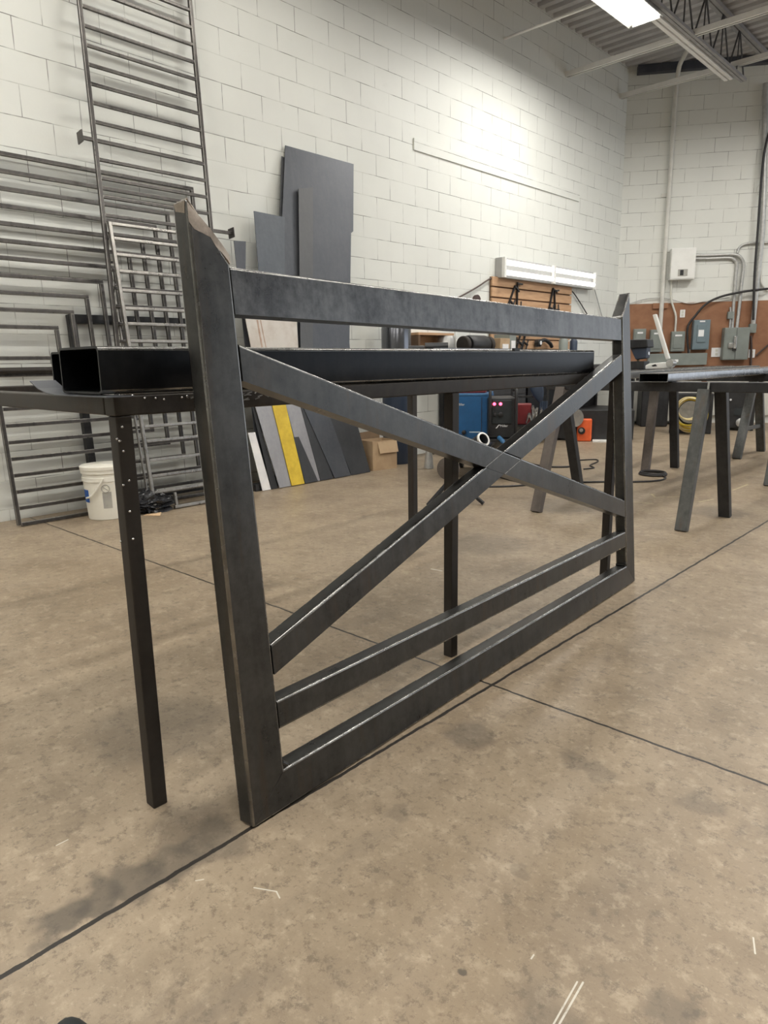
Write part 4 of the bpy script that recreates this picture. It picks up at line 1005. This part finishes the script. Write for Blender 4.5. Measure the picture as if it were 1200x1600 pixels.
bbox('window', 'grey_print', s0+.11, s0+.25, z0+.05, z0+.15, d_, d_+.004, t)
bbox('window_print', 'black', s0+.14, s0+.19, z0+.06, z0+.14, d_+.004, d_+.006, t)
t, s0, s1, z0, z1, d_ = ebox('breaker_box', 'blue-grey breaker box with white label on the brown board', 'bluebox', 1085, 500, 1107, 546, .13)
bbox('cover', 'bluebox', s0+.05, s1-.06, z0+.11, z1-.07, d_, d_+.012, t, .004); bbox('label', 'white_print', s0+.07, s0+.15, z0+.20, z0+.30, d_+.012, d_+.014, t); bbox('badge', 'white_print', s0+.08, s0+.16, z1-.035, z1-.012, d_, d_+.003, t)
for k_, (x0, y0, x1, y1, lbl) in enumerate(((1050, 518, 1069, 549, 'small grey breaker box next to the blue-grey one'), (1017, 515, 1034, 550, 'small grey breaker box behind the white lever'), (991, 514, 1008, 545, 'small grey breaker box beside the far gate post'))):
    t, s0, s1, z0, z1, d_ = ebox('breaker_box', lbl, 'greybox', x0, y0, x1, y1, .09)
    bbox('cover', 'greybox', s0+.03, s1-.03, z0+.05, z1-.05, d_, d_+.01, t, .003); bbox('badge', 'white_print', s0+.05, s1-.05, z1-.075, z1-.05, d_+.01, d_+.013, t)
s0, zt_ = sz(1013, 553, .12); s1, zb_ = sz(1104, 570, .12)
t = thing('wireway', 'long grey wireway trough below the breaker boxes', 'trough', CORNER+BD*1.0+V((0, 0, zb_))+BN*.05)
bbox('trough', 'greybox', s0, s1, zb_, zt_, .02, .12, t, .005); bbox('badge', 'white_print', s0+.40, s0+.46, zb_+.05, zb_+.09, .12, .123, t)
bbox('nipple', 'galv', s0+.62, s0+.64, zt_, zt_+.06, .05, .07, t)
t, s0, s1, z0, z1, d_ = ebox('disconnect_switch', 'large grey disconnect switch box with side handle', 'greybox', 1133, 512, 1168, 562, .15)
bbox('seam', 'black', (s0+s1)/2-.01, (s0+s1)/2-.004, z0+.01, z1-.01, d_, d_+.002, t)
bbox('lever', 'chrome', s0+.13, s0+.17, z0+.17, z0+.36, d_, d_+.05, t, .006); bbox('lever_hub', 'chrome', s0+.06, s0+.14, z0+.18, z0+.26, d_, d_+.03, t, .006)
bbox('latch', 'black', s0+.13, s0+.18, z0+.14, z0+.19, d_, d_+.03, t)
def outlet(x0, y0, x1, y1, lbl):
    s0, zt_ = sz(x0, y0, .03); s1, zb_ = sz(x1, y1, .03)
    t = thing('wall_outlet', lbl, 'outlet', CORNER+BD*((s0+s1)/2)+V((0, 0, zb_))+BN*.03)
    bbox('plate', 'white_print', s0, s1, zb_, zt_, .02, .032, t, .003)
    for f in (.3, .7): bbox('socket', 'offwhite', (s0+s1)/2-.018, (s0+s1)/2+.018, zb_+(zt_-zb_)*f-.02, zb_+(zt_-zb_)*f+.02, .032, .035, t)
outlet(1112, 543.5, 1127, 557.5, 'square white outlet plate left of the disconnect switch')
outlet(1170, 546, 1179, 559, 'narrow white outlet plate right of the disconnect switch')
outlet(1063, 484, 1070, 496, 'small ivory outlet high on the brown board')
s0, zt_ = sz(1020, 474, .03); s1, zb_ = sz(1043, 482, .03); o = bbox('junction_plate', 'ply', s0, s1, zb_, zt_, .02, .05, None, .003); tag(o, 'brown plywood block at the board top behind the conduit', 'block')
def cond(pts, r, m_, label, name='conduit', cat='conduit', off=.05, offs=None):
    P = [bk(x, y, (offs[i] if offs else off)) for i, (x, y) in enumerate(pts)]
    b = B(); tube(b, smooth_path(P, 5), r, 10); return tag(obj(name, b, m_, None, smooth=True), label, cat)
# tall conduit that bends onto the roof deck
P = [bk(1030, 500, .05), bk(1034, 440, .05), bk(1040, 340, .05), bk(1048, 240, .05), bk(1056, 140, .05)]
top = P[-1]; P += [V((top.x, top.y, 5.02))+BN*.02, V((top.x, top.y, 5.16))+BN*.10, V((top.x, top.y, 5.22))+BN*.26, V((top.x, top.y, 5.23))+BN*.9]
P[0] = V((P[1].x, P[1].y, P[0].z-.15)); 
for i in range(5): P[i] = V((top.x, top.y, P[i].z))
b = B(); tube(b, smooth_path(P, 6), .032, 12); tag(obj('conduit', b, 'cond_paint', None, smooth=True), 'tall painted conduit rising past the white control box to the roof', 'conduit')
b = B(); q = bk(1041, 305, .02); bar(b, q-BD*.07, q+BD*.07, .012, .05); tag(obj('conduit_strap', b, 'cond_paint'), 'painted strap holding the tall conduit to the wall', 'strap')
cond([(1196, 130), (1192.5, 340), (1184, 430), (1176, 512)], .036, 'galv', 'thick conduit at the photo edge running down to a small grey box', off=.06)
s0, zt_ = sz(1172, 506, .09); s1, zb_ = sz(1181, 520, .09); o = bbox('junction_box', 'greybox', s0, s1, zb_, zt_, .02, .10, None, .004); tag(o, 'small grey junction box at the foot of the thick conduit', 'box')
cond([(1086, 399), (1110, 399), (1140, 397.5), (1152, 399), (1159, 405), (1162, 416), (1159, 440), (1155, 480), (1151, 513)], .024, 'galv', 'conduit bending from the white control box down to the switch box')
cond([(1086, 404), (1110, 404), (1138, 403), (1147, 406), (1151, 414), (1149, 440), (1146, 480), (1144, 513)], .024, 'galv', 'inner parallel conduit bending down to the switch box', off=.03)
cond([(1152, 395), (1156, 386), (1165, 381), (1180, 379.5), (1205, 379)], .018, 'galv', 'thin conduit curving off behind the thick conduit', off=.03)
cond([(1200, 455), (1192, 446), (1189, 435), (1188.5, 400), (1190, 370)], .016, 'cond_paint', 'pale thin conduit curving beside the thick one', off=.03)
cond([(1049, 437), (1048.5, 466), (1052, 480), (1056, 495), (1055, 518)], .016, 'offwhite', 'pale thin conduit from the control box down to a breaker box', off=.05)
cond([(1141, 480), (1141.5, 492), (1140, 513)], .014, 'galv', 'short conduit stub into the top of the switch box', off=.05)
s0, zt_ = sz(1138, 487, .08); s1, zb_ = sz(1146, 498, .08); o = bbox('conduit_fitting', 'greybox', s0, s1, zb_, zt_, .02, .08, None, .004); tag(o, 'grey conduit fitting above the switch box', 'fitting')
cond([(1076, 552), (1074, 530), (1075, 510), (1085, 495), (1102, 476), (1125, 464), (1160, 456), (1200, 451)], .017, 'cable', 'thick black cable sweeping up across the brown board', 'cable', 'cable', .10)
cond([(1202, 205), (1194, 240), (1189, 290), (1184, 360), (1179, 430), (1177, 500)], .017, 'cable', 'black cable hanging in front of the thick conduit', 'cable', 'cable', .14)
cond([(1173, 525), (1174, 545), (1173, 575)], .015, 'brown_cable', 'brown cable dropping below the small junction box', 'cable', 'cable', .06)
cond([(1181, 556), (1192, 546), (1205, 535)], .014, 'brown_cable', 'brown cable rising away from the narrow outlet', 'cable', 'cable', .06)
cond([(968, 478), (985, 474), (1010, 467), (1040, 466), (1075, 474), (1100, 471), (1140, 465)], .007, 'galv', 'thin grey wire sagging along the top of the brown board', 'wire', 'wire', .04)
cond([(1199, 262), (1188, 300), (1183, 302), (1185, 290), (1199, 289)], .004, 'offwhite', 'loose ivory wire loop high by the wall edge', 'wire', 'wire', .03)
# painted timber strip on the side wall
b = B(); box(b, (-5.2, 6.02, 3.23), (-5.185, 9.6, 3.345)); struct(obj('trim_2', b, 'wallL'))

# ------------------------------------------------------------------ floor things at the back
hb_ = fl(1076, 679); fwd = (CAM-hb_); fwd.z = 0; fwd.normalize(); sd = V((-fwd.y, fwd.x, 0))
t = thing('hose_reel', 'coiled yellow hose on a dark reel under the sawhorses', 'hose', hb_)
def ell(cx, cy, rx, rz, n=36, f_=0., a0=0., a1=2*PI): return [hb_+sd*(cx+rx*math.cos(a0+(a1-a0)*k/n))+V((0, 0, cy+rz*math.sin(a0+(a1-a0)*k/n)))+fwd*(f_+.01*math.sin(k)) for k in range(n)]
for k in range(6):
    b = B(); tube(b, ell(.02*math.sin(k*2.1), .27+.008*k, .185+.012*math.sin(k*1.7), .235-.012*k, f_=.02*k), .014, 8, True); obj('hose_loop', b, 'yellowhose' if k % 2 else 'palehose', t, smooth=True)
for k in range(2):
    b = B(); tube(b, ell(-.03+.02*k, .37-.01*k, .15, .145, f_=.13+.02*k), .011, 8, True); obj('hose_loop', b, 'palehose', t, smooth=True)
b = B(); lathe(b, hb_-fwd*.12+V((0, 0, .30)), [(.05, 0), (.15, .0), (.15, .06), (.05, .06)], 24, fwd); obj('reel', b, 'galv', t, smooth=True)
b = B(); lb(b, hb_, -.45, -.14, -.26, .28, .0, .55); tag(obj('reel_stand', b, 'sawdark', None, .01), 'dark machine base behind the yellow hose', 'machine')
p = fl(1152, 673); fwd = (CAM-p); fwd.z = 0; fwd.normalize(); sd = V((-fwd.y, fwd.x, 0))
t = thing('air_compressor', 'dark compressor cabinet on the floor behind the sawhorse legs', 'machine', p)
b = B(); lb(b, p, -.6, 0, -.26, .20, .04, .62); obj('cabinet', b, 'black', t, .012)
b = B(); lb(b, p, -.02, .012, -.06, .06, .22, .32); obj('vent', b, 'rubber', t)
b = B(); lathe(b, p+sd*.03+V((0, 0, .12)), [(.06, 0), (.06, .05), (.04, .06)], 18, fwd); obj('filter', b, 'galv', t, smooth=True)
b = B(); lathe(b, p-sd*.12+V((0, 0, .44)), [(.015, 0), (.015, .02)], 12, fwd); obj('button', b, 'white_print', t)
b = B(); lb(b, p, -.4, -.1, .02, .12, .62, .66); obj('switch', b, 'red', t)
for s_ in (-.22, .16):
    b = B(); lb(b, p, -.5, -.05, s_, s_+.04, 0, .04); obj('foot', b, 'rubber', t)
o = bbox('metal_cover', 'offwhite', 1.45, 3.4, .12, .82, .0, .05, None, .006); tag(o, 'pale metal cover panel low on the back wall', 'panel')
o = bbox('low_cabinet', 'offwhite', .2, 1.3, .05, .85, .0, .3, None, .008); tag(o, 'pale low cabinet at the foot of the back wall', 'cabinet')
o = bbox('machine_base', 'sawdark', .35, .75, .0, .75, .32, .7, None, .02); tag(o, 'dark machine base in the corner behind the sawhorses', 'machine')

# cables on the floor
def fcable(pts, r, m_, label):
    b = B(); tube(b, smooth_path([fl(x, y)+V((0, 0, r)) for x, y in pts], 6), r, 8); tag(obj('floor_cable', b, m_, None, smooth=True), label, 'cable')
fcable([(760, 762), (800, 761), (850, 757), (905, 755), (960, 754), (1000, 754), (1030, 752), (1040, 748), (1034, 744)], .008, 'cable', 'long black cable lying across the floor behind the gate')
fcable([(775, 745), (800, 752), (830, 757), (860, 755)], .007, 'cable', 'thin black cable looping under the crossed braces')
fcable([(825, 725), (850, 730), (880, 731), (905, 729)], .009, 'cable', 'short black cable on the floor between the sawhorse legs')
fcable([(905, 720), (930, 719), (934, 722), (922, 728), (928, 732), (912, 734)], .007, 'cable', 'kinked black cable beside the dark sawhorse leg')
dc = fl(1020, 742); b = B()
for k in range(2): tube(b, [dc+V((math.cos(q*PI/14)*(.115-.008*k), math.sin(q*PI/14)*(.115-.008*k), .011+.012*k)) for q in range(28)], .010, 8, True)
tag(obj('cable_coil', b, 'cable', None, smooth=True), 'flat coil of black cable on the floor', 'coil')

# toe of a dark shoe at the very bottom
sp_ = fl(104, 1607); fwd = (sp_-V((0, 0, 0))); fwd.z = 0; fwd.normalize(); sd = V((fwd.y, -fwd.x, 0))
t = thing('shoe', 'toe of a dark shoe at the bottom edge of the photo', 'shoe', sp_)
b = B(); bmesh.ops.create_uvsphere(b, u_segments=28, v_segments=14, radius=1)
for v in b.verts:
    q = v.co.copy(); v.co = sp_ - fwd*(.13-q.x*.13) + sd*(q.y*(.047 if q.x > -.2 else .04)) + V((0, 0, max(.012, .014+max(q.z, 0)*(.045+.11*max(0, -q.x)**1.3))))
obj('upper', b, 'rubber', t, smooth=True)
b = B(); n_ = 28; pts = [sp_-fwd*(.13-.132*math.cos(2*PI*k/n_))+sd*(.049*math.sin(2*PI*k/n_))+V((0, 0, .001)) for k in range(n_)]; prism(b, pts, V((0, 0, .013))); obj('sole', b, 'black', t)

# ------------------------------------------------------------------ light and render settings
w = bpy.data.worlds.new('world'); SC.world = w; w.use_nodes = True
bgn = w.node_tree.nodes['Background']; bgn.inputs[0].default_value = (.86, .925, 1, 1); bgn.inputs[1].default_value = 1.9
SC.view_settings.view_transform = 'Standard'; SC.view_settings.look = 'None'
SC.view_settings.exposure = 0; SC.view_settings.gamma = 1; SC.view_settings.use_curve_mapping = False
SC.cycles.use_denoising = True
SC.cycles.max_bounces = 8; SC.cycles.diffuse_bounces = 5; SC.cycles.glossy_bounces = 4
SC.cycles.sample_clamp_indirect = 8
